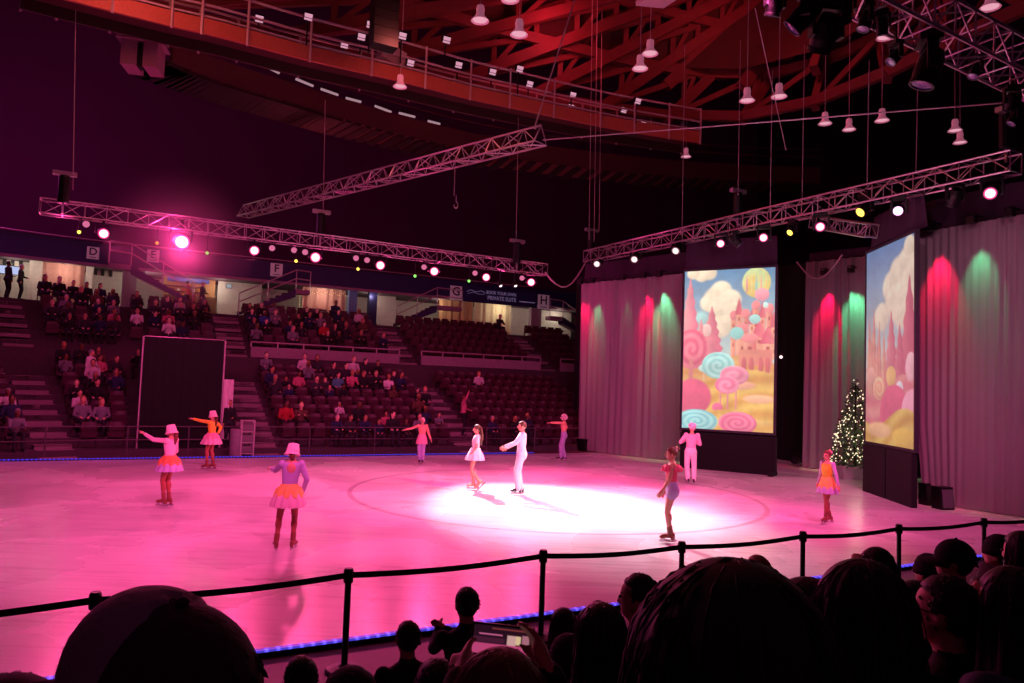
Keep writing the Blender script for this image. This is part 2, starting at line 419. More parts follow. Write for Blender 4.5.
# drapes hanging in the concourse openings
def drape_mesh(w, h, amp, nf, seed=0, nz=8):
    rnd = random.Random(seed); n = max(24, int(nf * 8)); mb = MB(); ph = [rnd.uniform(0, 6) for _ in range(4)]
    vs = []
    for j in range(nz + 1):
        for i in range(n + 1):
            t = i / n; y = amp * (math.sin(t * nf * 2 * PI + ph[0]) + .5 * math.sin(t * nf * 3.3 * PI + ph[1])) * (.6 + .4 * (1 - j / nz))
            vs.append((t * w, y, h * j / nz))
    fs = [(j * (n + 1) + i, j * (n + 1) + i + 1, (j + 1) * (n + 1) + i + 1, (j + 1) * (n + 1) + i) for j in range(nz) for i in range(n)]
    mb.add(vs, fs); return mb
def between(px0, px1, s, z, py=285):
    a = Q(px0, py, s)[2]; b = Q(px1, py, s)[2]; a.z = b.z = z
    return a, (b - a).length, math.atan2(b.y - a.y, b.x - a.x)
M_sheer = mat('white sheer drape', '#d8cfc6', .85); M_pinksheer = mat('rose sheer drape', '#c98f84', .85); M_cream = mat('cream drape', '#d9c9a0', .85)
for px0, px1, mm, lab in ((28, 45, M_sheer, 'white sheer curtain left of the rose curtain at the concourse under sign D'),
                          (41, 84, M_pinksheer, 'rose sheer curtain across the concourse opening under sign D'),
                          (85, 93, M_sheer, 'white sheer curtain right of the rose curtain, under sign D'),
                          (303, 346, M_pinksheer, 'rose curtain hung with fairy lights right of the F stairs'),
                          (440, 474, mat('tan drape', '#b98a66', .85), 'tan curtain in the suite under the navy banner, left one'),
                          (475, 512, M_cream, 'cream pleated curtain in the suite under the navy banner, right one')):
    p, w, y = between(px0, px1, 13.9, 5.75)
    o = drape_mesh(w, 1.85, .05, w * 2.2, px0).build('concourse_curtain', mm, smooth=True); o.location = p; o.rotation_euler = (0, 0, y); tag(o, lab, 'curtain')
for i, (px0, py) in enumerate(((3, 262), (11, 262), (19, 263), (94, 269), (101, 270), (109, 271))):
    p, w, y = between(px0, px0 + 3.6, 15.2, 6.85, py)
    w_, z_, q_ = Q(px0, py, 15.2)
    o = MB().box((w / 2, 0, .2), (w, .06, .46)).build('vent_opening', mat('vent dark', '#0c0a10', .6)); o.location = (p.x, p.y, z_ - .25); o.rotation_euler = (0, 0, y)
    tag(o, '%s dark slot %s white wall panel, %s' % (('left', 'middle', 'right')[i % 3], ('in the far left', 'in the sign D')[i // 3], ('above the bluish screen', 'right of the curtains')[i // 3]), 'vent')
for px0, px1, k in ((-6, 28, 0), (92, 122, 1), (218, 262, 2), (378, 396, 3), (512, 531, 4), (541, 572, 5)):
    p, w, y = between(px0, px1, 15.3, 5.65)
    o = MB().box((w / 2, 0, 1.0), (w, .08, 2.0)).build('wall_panel', M_white); o.location = p; o.rotation_euler = (0, 0, y); o['kind'] = 'structure'
p, w, y = between(-4, 20, 14.6, 6.6, 268)
root = empty('wall_screen', (p.x, p.y, Q(8, 270, 14.6)[1]), y, 'bluish white lit screen at the far left concourse', 'screen')
MB().box((w / 2, 0, 0), (w, .06, .42)).build('bezel', M_blackmetal, root); MB().box((w / 2, -.035, 0), (w - .06, .01, .36)).build('display', emat('screen blue white', '#b9c6f5', .9), root)
# concession kiosk
p, w, y = between(164, 216, 14.8, 5.65, 290)
root = empty('concession_kiosk', p, y, 'warm lit concession kiosk with shelves beside the E stairs', 'kiosk')
M_kiosk = mat('kiosk amber panel', '#b9834e', .6); M_kw = mat('kiosk brown', '#6b4328', .6)
MB().box((w / 2, .5, 1.0), (w, .06, 2.0)).build('back_panel', M_kiosk, root)
MB().box((w / 2, -.2, .5), (w, .5, 1.0)).build('counter', M_kw, root)
MB().box((w * .45, -.1, 1.82), (w * .8, .3, .2)).build('sign_board', mat('kiosk sign blue', '#4a55a8', .5, emit='#5560b0', es=.25), root)
for k in range(3): MB().box((w * .4, .3, 1.0 + .26 * k), (w * .75, .3, .03)).build('shelf', M_kw, root)
for i in range(14):
    c_ = random.choice(('#d8a04a', '#c9542f', '#e6cf9a', '#8a3b2a', '#efe2c2'))
    hh = random.uniform(.1, .2)
    o = MB().box((0, 0, hh / 2), (.13, .12, hh)).build('snack_box', mat('snack ' + c_, c_, .6)); q = Vector((w * (.08 + .098 * (i % 7)), .28, 1.016 + .26 * (i // 7)))
    q = Matrix.Rotation(y, 3, 'Z') @ q; o.location = p + q; o.rotation_euler = (0, 0, y)
    tag(o, 'small snack box on the kiosk shelf beside the E stairs', 'box', 'snack boxes on the kiosk shelves')
point('kiosk_lamp', p + Matrix.Rotation(y, 3, 'Z') @ Vector((w / 2, -.6, 1.9)), 10, (1, .75, .4), .15)
u_, z_, q = Q(229, 286, 15.2); root = empty('wall_monitor', q, bowl_yaw(u_), 'small dark framed monitor on the white wall left of the F stairs', 'screen')
MB().box((0, 0, 0), (.3, .05, .24)).build('bezel', M_blackmetal, root); MB().box((0, -.03, 0), (.25, .01, .19)).build('display', emat('monitor white', '#cfd8e0', .5), root)
# fairy lights over the curtain
p, w, y = between(300, 350, 13.8, 7.35)
root = empty('fairy_lights', p, y, 'string of warm fairy lights over the rose curtain right of F', 'lights')
mb = MB(); mb.tube([(t * w / 24, 0, .07 * math.sin(t * 1.6)) for t in range(25)], .008, 5); mb.build('cord', M_black, root)
mb = MB()
for t in range(25): mb.ball((t * w / 24, -.02, .07 * math.sin(t * 1.6) - .02), .022, n=6, h=4)
for t in range(8): mb.ball((.02, -.02, -.15 * t), .022, n=6, h=4)
o = mb.build('bulbs', emat('fairy bulb', '#ffd89a', 1.6), root); o['kind'] = 'stuff'
# ---- letter signs and the sponsor banner on the fascia
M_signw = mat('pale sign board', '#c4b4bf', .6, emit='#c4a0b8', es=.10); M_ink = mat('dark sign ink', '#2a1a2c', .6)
for ch, px, py, px_w in (('D', 93, 253, 12.3), ('E', 153.2, 256, 12.3), ('F', 276.5, 270, 12), ('G', 456, 293, 11.5), ('H', 543.5, 302, 11)):
    u_, z_, q = Q(px, py, 12.62); a = Q(px - px_w / 2, py, 12.62)[2]; b_ = Q(px + px_w / 2, py, 12.62)[2]; w = (b_ - a).length
    root = empty('section_sign', q, bowl_yaw(u_), 'square pale section sign reading %s on the navy band' % ch, 'sign')
    MB().box((0, 0, 0), (w, .05, w * 1.12)).build('board', M_signw, root)
    text_mesh('letter', ch, w * .95, M_ink, root, (0, -.03, w * .1))
    MB().box((0, -.03, -w * .4), (w * .55, .01, w * .06)).build('underline', M_ink, root)
p, w, y = between(463.5, 537, 12.6, 8.1, 296)
u_, z_, q = Q(500, 297, 12.6)
root = empty('sponsor_banner', (p.x, p.y, z_), y, 'navy advertising banner with pale lettering between signs G and H', 'banner')
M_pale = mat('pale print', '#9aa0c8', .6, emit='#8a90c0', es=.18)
MB().box((w / 2, 0, 0), (w, .03, .92)).build('cloth', mat('banner navy', '#20265e', .6), root)
mb = MB(); pts = []
for k in range(25):
    t = k / 24; pts.append((w * (.04 + .24 * t), -.025, .12 + .11 * math.sin(t * PI) + .06 * math.sin(t * 3 * PI)))
mb.tube(pts, .018, 6); mb.tube([(w * .05, -.025, .02), (w * .1, -.025, .1), (w * .14, -.025, .12), (w * .2, -.025, .04), (w * .27, -.025, .07)], .014, 6)
mb.build('emblem', M_pale, root)
text_mesh('lettering', 'BOOK YOUR OWN', .27, M_pale, root, (w * .5, -.02, .2), sx=.85, align='CENTER')
text_mesh('lettering', 'PRIVATE SUITE', .33, M_pale, root, (w * .51, -.02, -.12), sx=.9)
MB().box((w * .86, -.02, -.16), (w * .22, .008, .06)).build('small_print', M_pale, root)
# ---- stairs from the concourse up to the next level
def stair(A0, B0, L1, label):
    """A0 = top pixel of the flight, B0 = bottom pixel, L1 = outer end pixel of the landing (floor level)"""
    s = 12.25
    a = Q(*A0, s)[2]; b = Q(*B0, s)[2]; l = Q(*L1, s)[2]
    y = math.atan2(*(lambda d: (d.y, d.x))(b - a)) if b.x > a.x else math.atan2(*(lambda d: (d.y, d.x))(a - b))
    root = empty('concourse_stairs', (a.x, a.y, 5.65), y, label, 'stairs')
    R = Matrix.Rotation(-y, 3, 'Z')
    al = R @ (a - root.location); bl = R @ (b - root.location); ll = R @ (l - root.location); bl.y = ll.y = 0
    bl.z = max(bl.z, .12)
    mb = MB(); t = .42
    for yy in (0, .5):
        mb.add([(al.x, yy, al.z), (bl.x, yy, bl.z), (bl.x, yy, bl.z - .1), (al.x, yy, al.z - t), (al.x, yy + .05, al.z), (bl.x, yy + .05, bl.z), (bl.x, yy + .05, bl.z - .1), (al.x, yy + .05, al.z - t)],
               [(0, 1, 2, 3), (7, 6, 5, 4), (0, 4, 5, 1), (1, 5, 6, 2), (2, 6, 7, 3), (3, 7, 4, 0)])
    mb.build('stringer', mat('stair navy', '#33235c', .6), root)
    mb = MB(); mb.quad((al.x, .05, al.z - t), (bl.x, .05, bl.z - .1), (bl.x, .52, bl.z - .1), (al.x, .52, al.z - t)); mb.build('underside', M_grey, root)
    mb = MB(); n = 9
    for k in range(n): 
        q = al.lerp(bl, (k + .5) / n); mb.box((q.x, .28, q.z - .02), (abs(bl.x - al.x) / n + .03, .45, .05))
    mb.build('treads', M_conc, root)
    mb = MB(); mb.box(((al.x + ll.x) / 2, .27, al.z - .12), (abs(ll.x - al.x), .54, .24)); mb.build('landing', M_grey, root)
    mb = MB()
    for hh in (1.0, .55):
        mb.tube([ll + Vector((0, .02, hh)), al + Vector((0, .02, hh)), bl + Vector((0, .02, hh))], .036, 6)
    for q in (ll, al, al.lerp(bl, .5), bl): mb.tube([q + Vector((0, .02, -.05)), q + Vector((0, .02, 1.0))], .028, 6)
    mb.build('handrail', M_steel, root)
stair((131, 265), (193, 302), (109, 262), 'navy concourse stairs with pale handrails descending right from beside sign D')
stair((296, 289), (238, 318), (310, 291), 'navy concourse stairs with pale handrails rising right towards sign F')
stair((437, 305), (396, 330), (462, 308), 'navy concourse stairs rising right towards sign G')
stair((563, 317), (590, 336), (550, 315), 'dark concourse stairs descending right beside sign H')

# ---- parapets at the mid walkway, rails
def parapet(px0, px1, py0, py1, label):
    a = Q(px0, py0, 7.05); b = Q(px1, py1, 7.05)
    pa, pb = bowl(a[0], 7.05, 3.4), bowl(b[0], 7.05, 3.4); d = pb - pa; w = d.length
    root = empty('walkway_parapet', pa, math.atan2(d.y, d.x), label, 'railing')
    MB().box((w / 2, -.06, .3), (w, .12, .46)).build('kick_wall', M_grey, root)
    mb = MB().tube([(0, -.06, .74), (w, -.06, .74)], .035, 6); mb.build('handrail', M_steel, root)
    n = int(w / 1.1)
    for k in range(n + 1):
        MB().box((w * k / n, -.06, .63), (.05, .05, .22)).build('post', M_steel, root)
parapet(251, 399, 343, 351, 'grey parapet with steel handrail above the lower stand, left one')
parapet(421, 540, 353, 360, 'grey parapet with steel handrail above the lower stand, middle one')
parapet(560, 600, 361, 364, 'short grey parapet just left of the stage drapes')
M_rail = mat('dull barrier steel', '#5a4653', .5)
pA = bowl(-12, -.32, 0)
root = empty('barrier_railing', bowl(4, -.32, -.02), 0, 'long low steel railing along the front of the far stands', 'railing'); off = root.location
uu = [-8 + .5 * k for k in range(52)]
for hh in (.92, .5):
    mb = MB().tube([bowl(u, -.34, hh) - off for u in uu], .022, 6); mb.build('rail', M_rail, root)
for px in (-12, 46, 128, 189, 250, 310, 375, 430, 487, 535):
    u_ = Q(px, 430, -.34)[0]
    MB().tube([bowl(u_, -.34, -.02) - off, bowl(u_, -.34, .92) - off], .025, 6).build('post', M_rail, root)
# black drape box over the vomitory
a = Q(141, 400, -.1)[2]; b_ = Q(221, 400, -.1)[2]; zt = Q(141, 336, -.1)[1]; a.z = b_.z = .2
w = (b_ - a).length; y = math.atan2(b_.y - a.y, b_.x - a.x)
root = empty('tunnel_drape', a, y, 'tall black drape masking the tunnel between the stands', 'drape')
o = drape_mesh(w, zt - .2, .015, 9, 3).build('cloth', M_black, root, smooth=True)
MB().tube([(0, .05, zt - .2), (w, .05, zt - .2)], .03, 6).build('pipe', M_steel, root)
for xx in (-.04, w + .04): MB().tube([(xx, .05, -.2), (xx, .05, zt - .2)], .03, 6).build('upright', M_steel, root)
o = drape_mesh(.32, 2.0, .03, 2, 5).build('side_cloth', mat('pale side cloth', '#d9c8d0', .8), root); o.location = (w + .06, .0, .3)
MB().box((w / 2, 2.5, (zt - .2) / 2), (w, 5, zt - .22)).build('tunnel_box', M_black, root)
# barrel and equipment rack by the railing
q = G(236, 449); q = bowl(Q(236, 447, -.7)[0], -.75, -.02)
root = empty('barrel', q, 0, 'grey barrel left of the white equipment rack behind the ice', 'barrel')
MB().lathe([(.01, 0), (.2, 0), (.21, .04), (.22, .28), (.21, .3), (.22, .33), (.22, .6), (.21, .62), (.22, .65), (.21, .88), (.19, .9), (.01, .9)], 20).build('drum', mat('barrel grey', '#8f7f8c', .5), root, smooth=False)
q = bowl(Q(246, 447, -.7)[0], -.8, -.02)
root = empty('equipment_rack', q, A, 'pale equipment rack with stacked boxes beside the grey barrel', 'rack'); mr = mat('rack white', '#bda9b4', .5)
for sx in (-1, 1):
    for sy in (-1, 1): MB().box((sx * .2, sy * .16, .6), (.04, .04, 1.2)).build('upright', mr, root)
for k in range(4): MB().box((0, 0, .1 + .36 * k), (.42, .34, .03)).build('shelf', mr, root)
for k in range(3): MB().box((0, 0, .24 + .36 * k), (.34, .3, .22)).build('drawer_unit', mat('rack grey', '#75636e', .5), root)
# ================================================================== roof
def Vp(px, py, v):
    d = ray(px, py); return CAMP + d * (v / d.dot(EV))
def Up(px, py, u):
    d = ray(px, py); return CAMP + d * (u / d.dot(EU))
APEX = G(860, -75, 24.0)
low = [G(px, py, 15.0) for px, py in ((250, -10), (345, 22), (433, 42), (494, 60), (557, 74), (610, 86), (660, 96), (712, 103), (770, 104), (826, 92), (880, 70), (930, 45), (985, 20), (1060, -10))]
low = [APEX + (p - APEX) * 1.3 for p in low]
for p in low: p.z = 14.0
for k, p in enumerate(low):
    mb = MB(); dz = Vector((0, 0, 1.5))
    mb.bar(p + dz, APEX + dz * .6, .34, .5); mb.bar(p, APEX - dz * .2, .3, .42)
    for j in range(1, 11):
        a = p.lerp(APEX - dz * .2, j / 11); c = (p + dz).lerp(APEX + dz * .6, j / 11); e = (p + dz).lerp(APEX + dz * .6, (j + 1) / 11)
        mb.bar(a, c, .2, .2)
        if j % 2: mb.bar(a, e, .18, .18)
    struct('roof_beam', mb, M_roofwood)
for f in (.0, .2, .42, .66):
    for a, c in zip(low, low[1:]):
        mb = MB(); mb.bar(a.lerp(APEX, f) + Vector((0, 0, .25)), c.lerp(APEX, f) + Vector((0, 0, .25)), .24, .4)
        mb.bar(a.lerp(APEX, f) + Vector((0, 0, .1)), c.lerp(APEX, f + .16) + Vector((0, 0, .6)), .18, .22)
        struct('roof_purlin', mb, M_roofwood)
mb = MB()
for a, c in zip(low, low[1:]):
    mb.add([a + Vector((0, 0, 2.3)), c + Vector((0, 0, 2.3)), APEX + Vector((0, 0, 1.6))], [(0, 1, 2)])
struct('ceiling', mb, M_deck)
# ================================================================== catwalks
def smooth_path(pts, n):
    out = []
    for i in range(len(pts) - 1):
        p0 = pts[max(i - 1, 0)]; p1 = pts[i]; p2 = pts[i + 1]; p3 = pts[min(i + 2, len(pts) - 1)]
        for k in range(n):
            t = k / n; out.append(.5 * ((2 * p1) + (p2 - p0) * t + (2 * p0 - 5 * p1 + 4 * p2 - p3) * t * t + (3 * p1 - p0 - 3 * p2 + p3) * t ** 3))
    out.append(pts[-1]); return out
cw = smooth_path([G(px, py, 13.0) for px, py in ((20, -22), (83, -5), (172, 18), (220, 29), (310, 53), (400, 74), (470, 92), (530, 105), (600, 120), (650, 129), (700, 137))], 3)
root = empty('catwalk', cw[0], 0, 'long orange timber catwalk with railings hanging under the roof', 'catwalk'); off = Vector(cw[0])
def sweep(mb, path, prof, off, m=0):
    loops = []
    for i, p in enumerate(path):
        d = (path[min(i + 1, len(path) - 1)] - path[max(i - 1, 0)]); n = Vector((-d.y, d.x, 0)).normalized()
        loops.append([p - off + n * a + Vector((0, 0, z)) for a, z in prof])
    k = len(prof); vs = [v for l in loops for v in l]; fs = []
    for i in range(len(path) - 1):
        for j in range(k): fs.append((i * k + j, (i + 1) * k + j, (i + 1) * k + (j + 1) % k, i * k + (j + 1) % k))
    mb.add(vs, fs, m); return mb
sweep(MB(), cw, [(0, -.24), (.1, -.24), (.1, .22), (0, .22)], off).build('fascia_beam', M_wood, root)
sweep(MB(), cw, [(.1, .1), (1.5, .1), (1.5, .18), (.1, .18)], off).build('deck', M_deck, root)
sweep(MB(), cw, [(1.4, -.24), (1.5, -.24), (1.5, .22), (1.4, .22)], off).build('rear_beam', mat('shade painted catwalk timber', '#33151a', .85), root)  # rear beam darkened to paint the shade under the walkway
for hh, a in ((1.15, .04), (.65, .04), (.3, .04), (1.15, 1.45), (.65, 1.45)):
    r = .03; sweep(MB(), cw, [(a - r, hh - r), (a + r, hh - r), (a + r, hh + r), (a - r, hh + r)], off).build('rail', M_steel, root)
for i in range(0, len(cw), 2):
    d = (cw[min(i + 1, len(cw) - 1)] - cw[max(i - 1, 0)]); n = Vector((-d.y, d.x, 0)).normalized()
    MB().bar(cw[i] - off - n * .03 + Vector((0, 0, -.3)), cw[i] - off - n * .03 + Vector((0, 0, 1.18)), .06, .06).build('post', M_steel, root)
    MB().bar(cw[i] - off + n * 1.45 + Vector((0, 0, -.3)), cw[i] - off + n * 1.45 + Vector((0, 0, 1.18)), .06, .06).build('post', M_steel, root)
cw2 = smooth_path([G(px, py, 13.5) for px, py in ((172, 61), (190, 69), (240, 86), (300, 104), (340, 116), (423, 138), (506, 155), (622, 170), (720, 178), (820, 182))], 4)
off = Vector(cw2[0]); root = empty('outer_catwalk', off, 0, 'dim red outer walkway with slatted underside along the upper wall', 'catwalk')
M_dim = mat('dim red plaster', '#4f2024', .8, scale=1.5)
sweep(MB(), cw2, [(0, -.1), (.12, -.1), (.12, .75), (0, .75)], off).build('fascia', M_dim, root)
sweep(MB(), cw2, [(.1, -.05), (2.0, -.05), (2.0, .05), (.1, .05)], off).build('deck', mat('slat underside', '#7a3a3a', .8), root)
mb = MB()
for i in range(0, len(cw2) - 1):
    for t in (0, .5):
        p = cw2[i].lerp(cw2[i + 1], t); d = cw2[i + 1] - cw2[i]; n = Vector((-d.y, d.x, 0)).normalized()
        mb.bar(p - off + Vector((0, 0, -.12)), p - off + n * 2 + Vector((0, 0, -.12)), .3, .16)
mb.build('joists', mat('joist dark', '#240e12', .9), root)
r = .025
for hh in (1.3, 1.7): sweep(MB(), cw2, [(.1 - r, hh - r), (.1 + r, hh - r), (.1 + r, hh + r), (.1 - r, hh + r)], off).build('rail', M_dim, root)
# tube lights along the outer walkway
M_tube = emat('tube glow', '#d8a8b8', .55)
for k, (x0, y0, x1, y1) in enumerate(((200, 37, 211, 43), (220, 45, 231, 51), (239, 53, 255, 61), (263, 65, 279, 73), (296, 79, 313, 86), (321, 89, 338, 95), (346, 98, 361, 102), (375, 106, 391, 112), (399, 113, 415, 117), (428, 121, 440, 124), (539, 146, 553, 149), (586, 155, 599, 157), (626, 160, 640, 162))):
    a = G(x0, y0, 14.9); c = G(x1, y1, 14.9); root = empty('tube_light', a, 0, 'slim fluorescent tube light above the outer walkway, %s from the left' % ORD[k], 'light', 'tube lights along the outer walkway')
    MB().tube([(0, 0, 0), c - a], .05, 6).build('tube', M_tube, root)
    MB().bar(Vector((0, 0, .09)), c - a + Vector((0, 0, .09)), .12, .06).build('housing', M_dim, root)
# small square floods and clutter on the catwalk rails
M_flood = emat('flood face', '#f0a8c4', .75)
fp = ((259, 19), (308, 17), (344, 45), (361, 37), (370, 25), (402, 36), (410, 63), (446, 40), (458, 65), (492, 72), (519, 69), (529, 84), (572, 95), (570, 107), (623, 110), (637, 101), (642, 124))
MB1 = None
for k, (px, py) in enumerate(fp):
    p = G(px, py, 14.0)
    if MB1 is None:
        root = MB1 = empty('flood_light', p, A, 'small square flood lamp on the catwalk rail, %s from the left' % ORD[k], 'light', 'flood lamps along the catwalk')
        MB().box((0, 0, .03), (.26, .16, .2)).build('housing', M_blackmetal, root)
        MB().box((0, -.075, -.03), (.24, .03, .2), rot=Matrix.Rotation(.5, 3, 'X')).build('lamp_face', M_flood, root)
        MB().bar((0, .05, 0), (0, .05, -.9), .04, .04).build('stem', M_blackmetal, root)
    else: dup(MB1, p, A, label='small square flood lamp on the catwalk rail, %s from the left' % ORD[k])
# loudspeaker column and grey panel
p = P(386, -4, 21.5)
root = empty('speaker_column', p, A, 'tall dark loudspeaker column hanging at the catwalk', 'speaker')
for k in range(8): MB().box((0, .06 * math.sin(k * .4), .5 - .28 * k), (.75, .5, .26)).build('cabinet', M_blackmetal, root)
MB().tube([(0, 0, .6), (0, 0, 4)], .02, 5).build('cable', M_steel, root)
p = G(391, 57, 13.75); root = empty('projection_box', p, A + .2, 'tilted pale grey panel box on the catwalk below the loudspeaker column', 'box')
MB().box((0, 0, 0), (.85, .5, .6), rot=Matrix.Rotation(.25, 3, 'Y')).build('body', mat('panel grey', '#a08a98', .6), root); MB().box((0, .1, -.5), (.1, .1, .5)).build('bracket', M_blackmetal, root)
p = P(660, -2, 20); root = empty('hanging_panel', p, A, 'pale panel edge hanging at the top of the picture', 'panel')
MB().box((0, 0, 0), (1.0, .9, .12), rot=Matrix.Rotation(-.2, 3, 'Y')).build('sheet', mat('panel pale', '#c8aab8', .6), root); MB().tube([(0, 0, .05), (0, 0, 3)], .02, 5).build('cable', M_steel, root)
# booth high on the wall
p = P(143, 58, 23.0); root = empty('control_booth', p, A - .3, 'pale little gabled booth with dark doorway high in the shadows', 'booth'); mbth = mat('booth mauve', '#8a5a74', .8)
MB().box((-.42, 0, 0), (.62, 1.2, 1.15)).box((.46, 0, 0), (.58, 1.2, 1.15)).build('wall', mbth, root)
mb = MB(); mb.add([(-.95, -.7, .55), (.95, -.7, .55), (.75, -.7, .95), (-.75, -.7, .8), (-.95, .7, .55), (.95, .7, .55), (.75, .7, .95), (-.75, .7, .8)], [(0, 1, 2, 3), (7, 6, 5, 4), (0, 4, 5, 1), (1, 5, 6, 2), (2, 6, 7, 3), (3, 7, 4, 0)]); mb.build('roof', mbth, root)
MB().box((.02, -.2, -.05), (.3, .5, 1.0)).build('doorway', M_black, root); root.scale = (.72, .72, .72)
p = P(134, 31, 23.4); root = empty('vent_box', p, A - .3, 'mauve box with three round dark vents above the booth', 'box')
MB().box((0, 0, 0), (1.2, .8, .9)).build('body', mbth, root); root.scale = (.72, .72, .72)
for k in range(3): MB().lathe([(.0, 0), (.12, 0), (.14, .03), (.14, .05)], 14, M=Matrix.Rotation(PI / 2, 3, 'X'), c=(-.36 + .36 * k, -.41, -.2)).build('round_vent', M_black, root)

# ================================================================== trusses
def truss(name, p0, p1, size, nb, label, up=(0, 0, 1), tri=False, r=.027):
    p0 = Vector(p0); p1 = Vector(p1); x, y, d = frame_from(p1 - p0, up); Ln = (p1 - p0).length; h = size / 2
    root = empty(name, p0, 0, label, 'truss')
    cs = [(-h, h), (h, h), (h, -h), (-h, -h)] if not tri else [(-h, -h), (h, -h), (0, h)]
    pt = lambda c, t: x * c[0] + y * c[1] + d * (Ln * t)
    for c in cs: MB().tube([pt(c, 0), pt(c, 1)], r, 6).build('chord', M_alu, root)
    mb = MB()
    for i in range(nb):
        for k in range(len(cs)):
            a, b = cs[k], cs[(k + 1) % len(cs)]
            if i % 2: a, b = b, a
            mb.tube([pt(a, i / nb), pt(b, (i + 1) / nb)], r * .55, 5); mb.tube([pt(a, i / nb), pt(b, i / nb)], r * .55, 5)
    for k in range(len(cs)): mb.tube([pt(cs[k], 1), pt(cs[(k + 1) % len(cs)], 1)], r * .55, 5)
    mb.build('lattice', M_alu, root)
    return root, p0, p1
truss('lighting_truss', Vp(40, 206, 25), Vp(545, 270, 25), .42, 30, 'long square lighting truss over the far edge of the ice, holding pink lamps', r=.021)
truss('lighting_truss', Up(1016, 162, 17.3), Up(588, 257, 17.3), .46, 30, 'square lighting truss across the stage drapes, holding moving lamps')
truss('lighting_truss', P(243, 211, 31), P(541, 134, 20), .5, 26, 'unlit diagonal truss hanging in mid air from a steel cable', r=.03, tri=True)
truss('lighting_truss', Vp(800, -45, 6.2), Vp(1075, 96, 6.2), .52, 14, 'big close lighting truss in the top right corner')
truss('lighting_truss', P(815, 222, 23), P(872, 231, 20), .35, 8, 'short side truss joining the stage truss above the tree')
def cable(p, q, label, r=.012, name='rigging_cable', group=None, sag=0):
    p = Vector(p); q = Vector(q); o = MB().tube([(q - p) * t / 8 - Vector((0, 0, sag * math.sin(PI * t / 8))) for t in range(9)], r, 5).build(name, M_steel); o.location = p
    return tag(o, label, 'cable', group)
cable(P(579, -14, 19.5), P(534, 129, 20), 'white steel cable slanting up from the tip of the diagonal truss', .022)
cable(P(543, 140, 20), P(1002, 103, 14), 'long pale cable running right from the diagonal truss tip', .018)
vert = ((590, -5, 240, 27), (595, -5, 242, 28), (600, -5, 232, 29), (683, 45, 236, 25), (739, 40, 195, 23), (771, 70, 218, 22), (803, 45, 205, 22), (868, 60, 190, 19.5), (917, 80, 172, 18.5), (517, 118, 248, 28), (324, 100, 222, 25), (74, 0, 190, 21), (455, 160, 196, 22))
for k, (px, y0, y1, Y) in enumerate(vert):
    cable(P(px + (y1 - y0) * .01, y0, Y), P(px - 1, y1, Y), 'thin vertical rigging wire, %s of them from the left' % ORD[sorted(v[0] for v in vert).index(px)], group='vertical rigging wires')
cable(P(755, 8, 16), P(786, 150, 20), 'thin slanting wire crossing behind two pendant lamps at upper right', .01)
cable(Vp(545, 272, 25), Up(588, 258, 17.3), 'black power cable drooping between the two lit trusses', .035, 'power_cable', sag=.9)
cable(P(797, 262, 27), P(842, 255, 24), 'dark cable drooping over the red lit drape', .03, 'power_cable', sag=.7)
def hoist(px, py, Y, lab):
    p = P(px, py, Y); root = empty('chain_hoist', p, A, lab, 'hoist')
    MB().lathe([(.01, -.45), (.13, -.45), (.15, -.4), (.15, .3), (.12, .36), (.01, .36)], 12).build('motor', M_blackmetal, root)
    MB().box((0, 0, .42), (.6, .16, .12)).build('top_plate', M_alu, root); MB().bar((0, 0, -.42), (0, 0, -.75), .05, .05).build('hook', M_alu, root)
hoist(591, 240, 31, 'chain hoist on the left end of the stage truss'); hoist(738, 204, 23.5, 'dark chain hoist above the candy land screen on the stage truss')
hoist(517, 252, 28, 'chain hoist near the right end of the far pink lamp truss'); hoist(321, 224, 25, 'chain hoist below the diagonal truss at the middle of the far truss'); hoist(64, 188, 21, 'chain hoist at the left end of the far truss')
hoist(1006, 130, 16.5, 'hoist column at the right end of the stage truss')
p = P(456, 205, 22); root = empty('rigging_hook', p, 0, 'small hook dangling on a wire under the diagonal truss', 'hook'); MB().tube([(.06 * math.sin(t * .6), 0, .1 * math.cos(t * .6)) for t in range(9)], .015, 6).build('hook_iron', M_alu, root); MB().tube([(0, 0, .1), (0, 0, .3)], .012, 5).build('shank', M_alu, root)

# ---- pendant bay lamps
M_bell = mat('bay enamel with pink bounce', '#e2bcc8', .5, emit='#e07a9c', es=.28); M_baybounce = emat('bay lens pink bounce', '#ffb3c8', .8)  # pink emission imitates light bounced up from the ice
pend = ((480, 21, 18.5), (510, 0, 18), (519, 35, 18.5), (640, 69, 21), (650, 54, 20.5), (747, 101, 22), (779, 97, 21.5), (825, 124, 25), (849, 130, 26), (882, 121, 24), (955, 131, 25), (960, 143, 26), (885, 38, 20), (990, 8, 17), (400, 87, 24), (686, 157, 33))
pl = None
for k, (px, py, Y) in enumerate(pend):
    p = P(px, py, Y); lab = 'pale bell shaped pendant lamp under the roof, %s from the left' % ORD[sorted(q[0] for q in pend).index(px)]
    if pl is None:
        root = pl = empty('pendant_lamp', p, 0, lab, 'lamp', 'bell pendant lamps under the roof')
        MB().lathe([(.03, .42), (.09, .40), (.11, .30), (.10, .2), (.12, .13), (.2, .04), (.235, 0), (.225, 0), (.18, .04), (.1, .12)], 20).build('shade', M_bell, root, smooth=True)
        MB().lathe([(.0, .03), (.19, .03)], 20).build('lens', M_baybounce, root)
        MB().tube([(0, 0, .4), (0, 0, 4.6)], .014, 5).build('rod', M_steel, root)
    else: dup(pl, p, 0, lab)

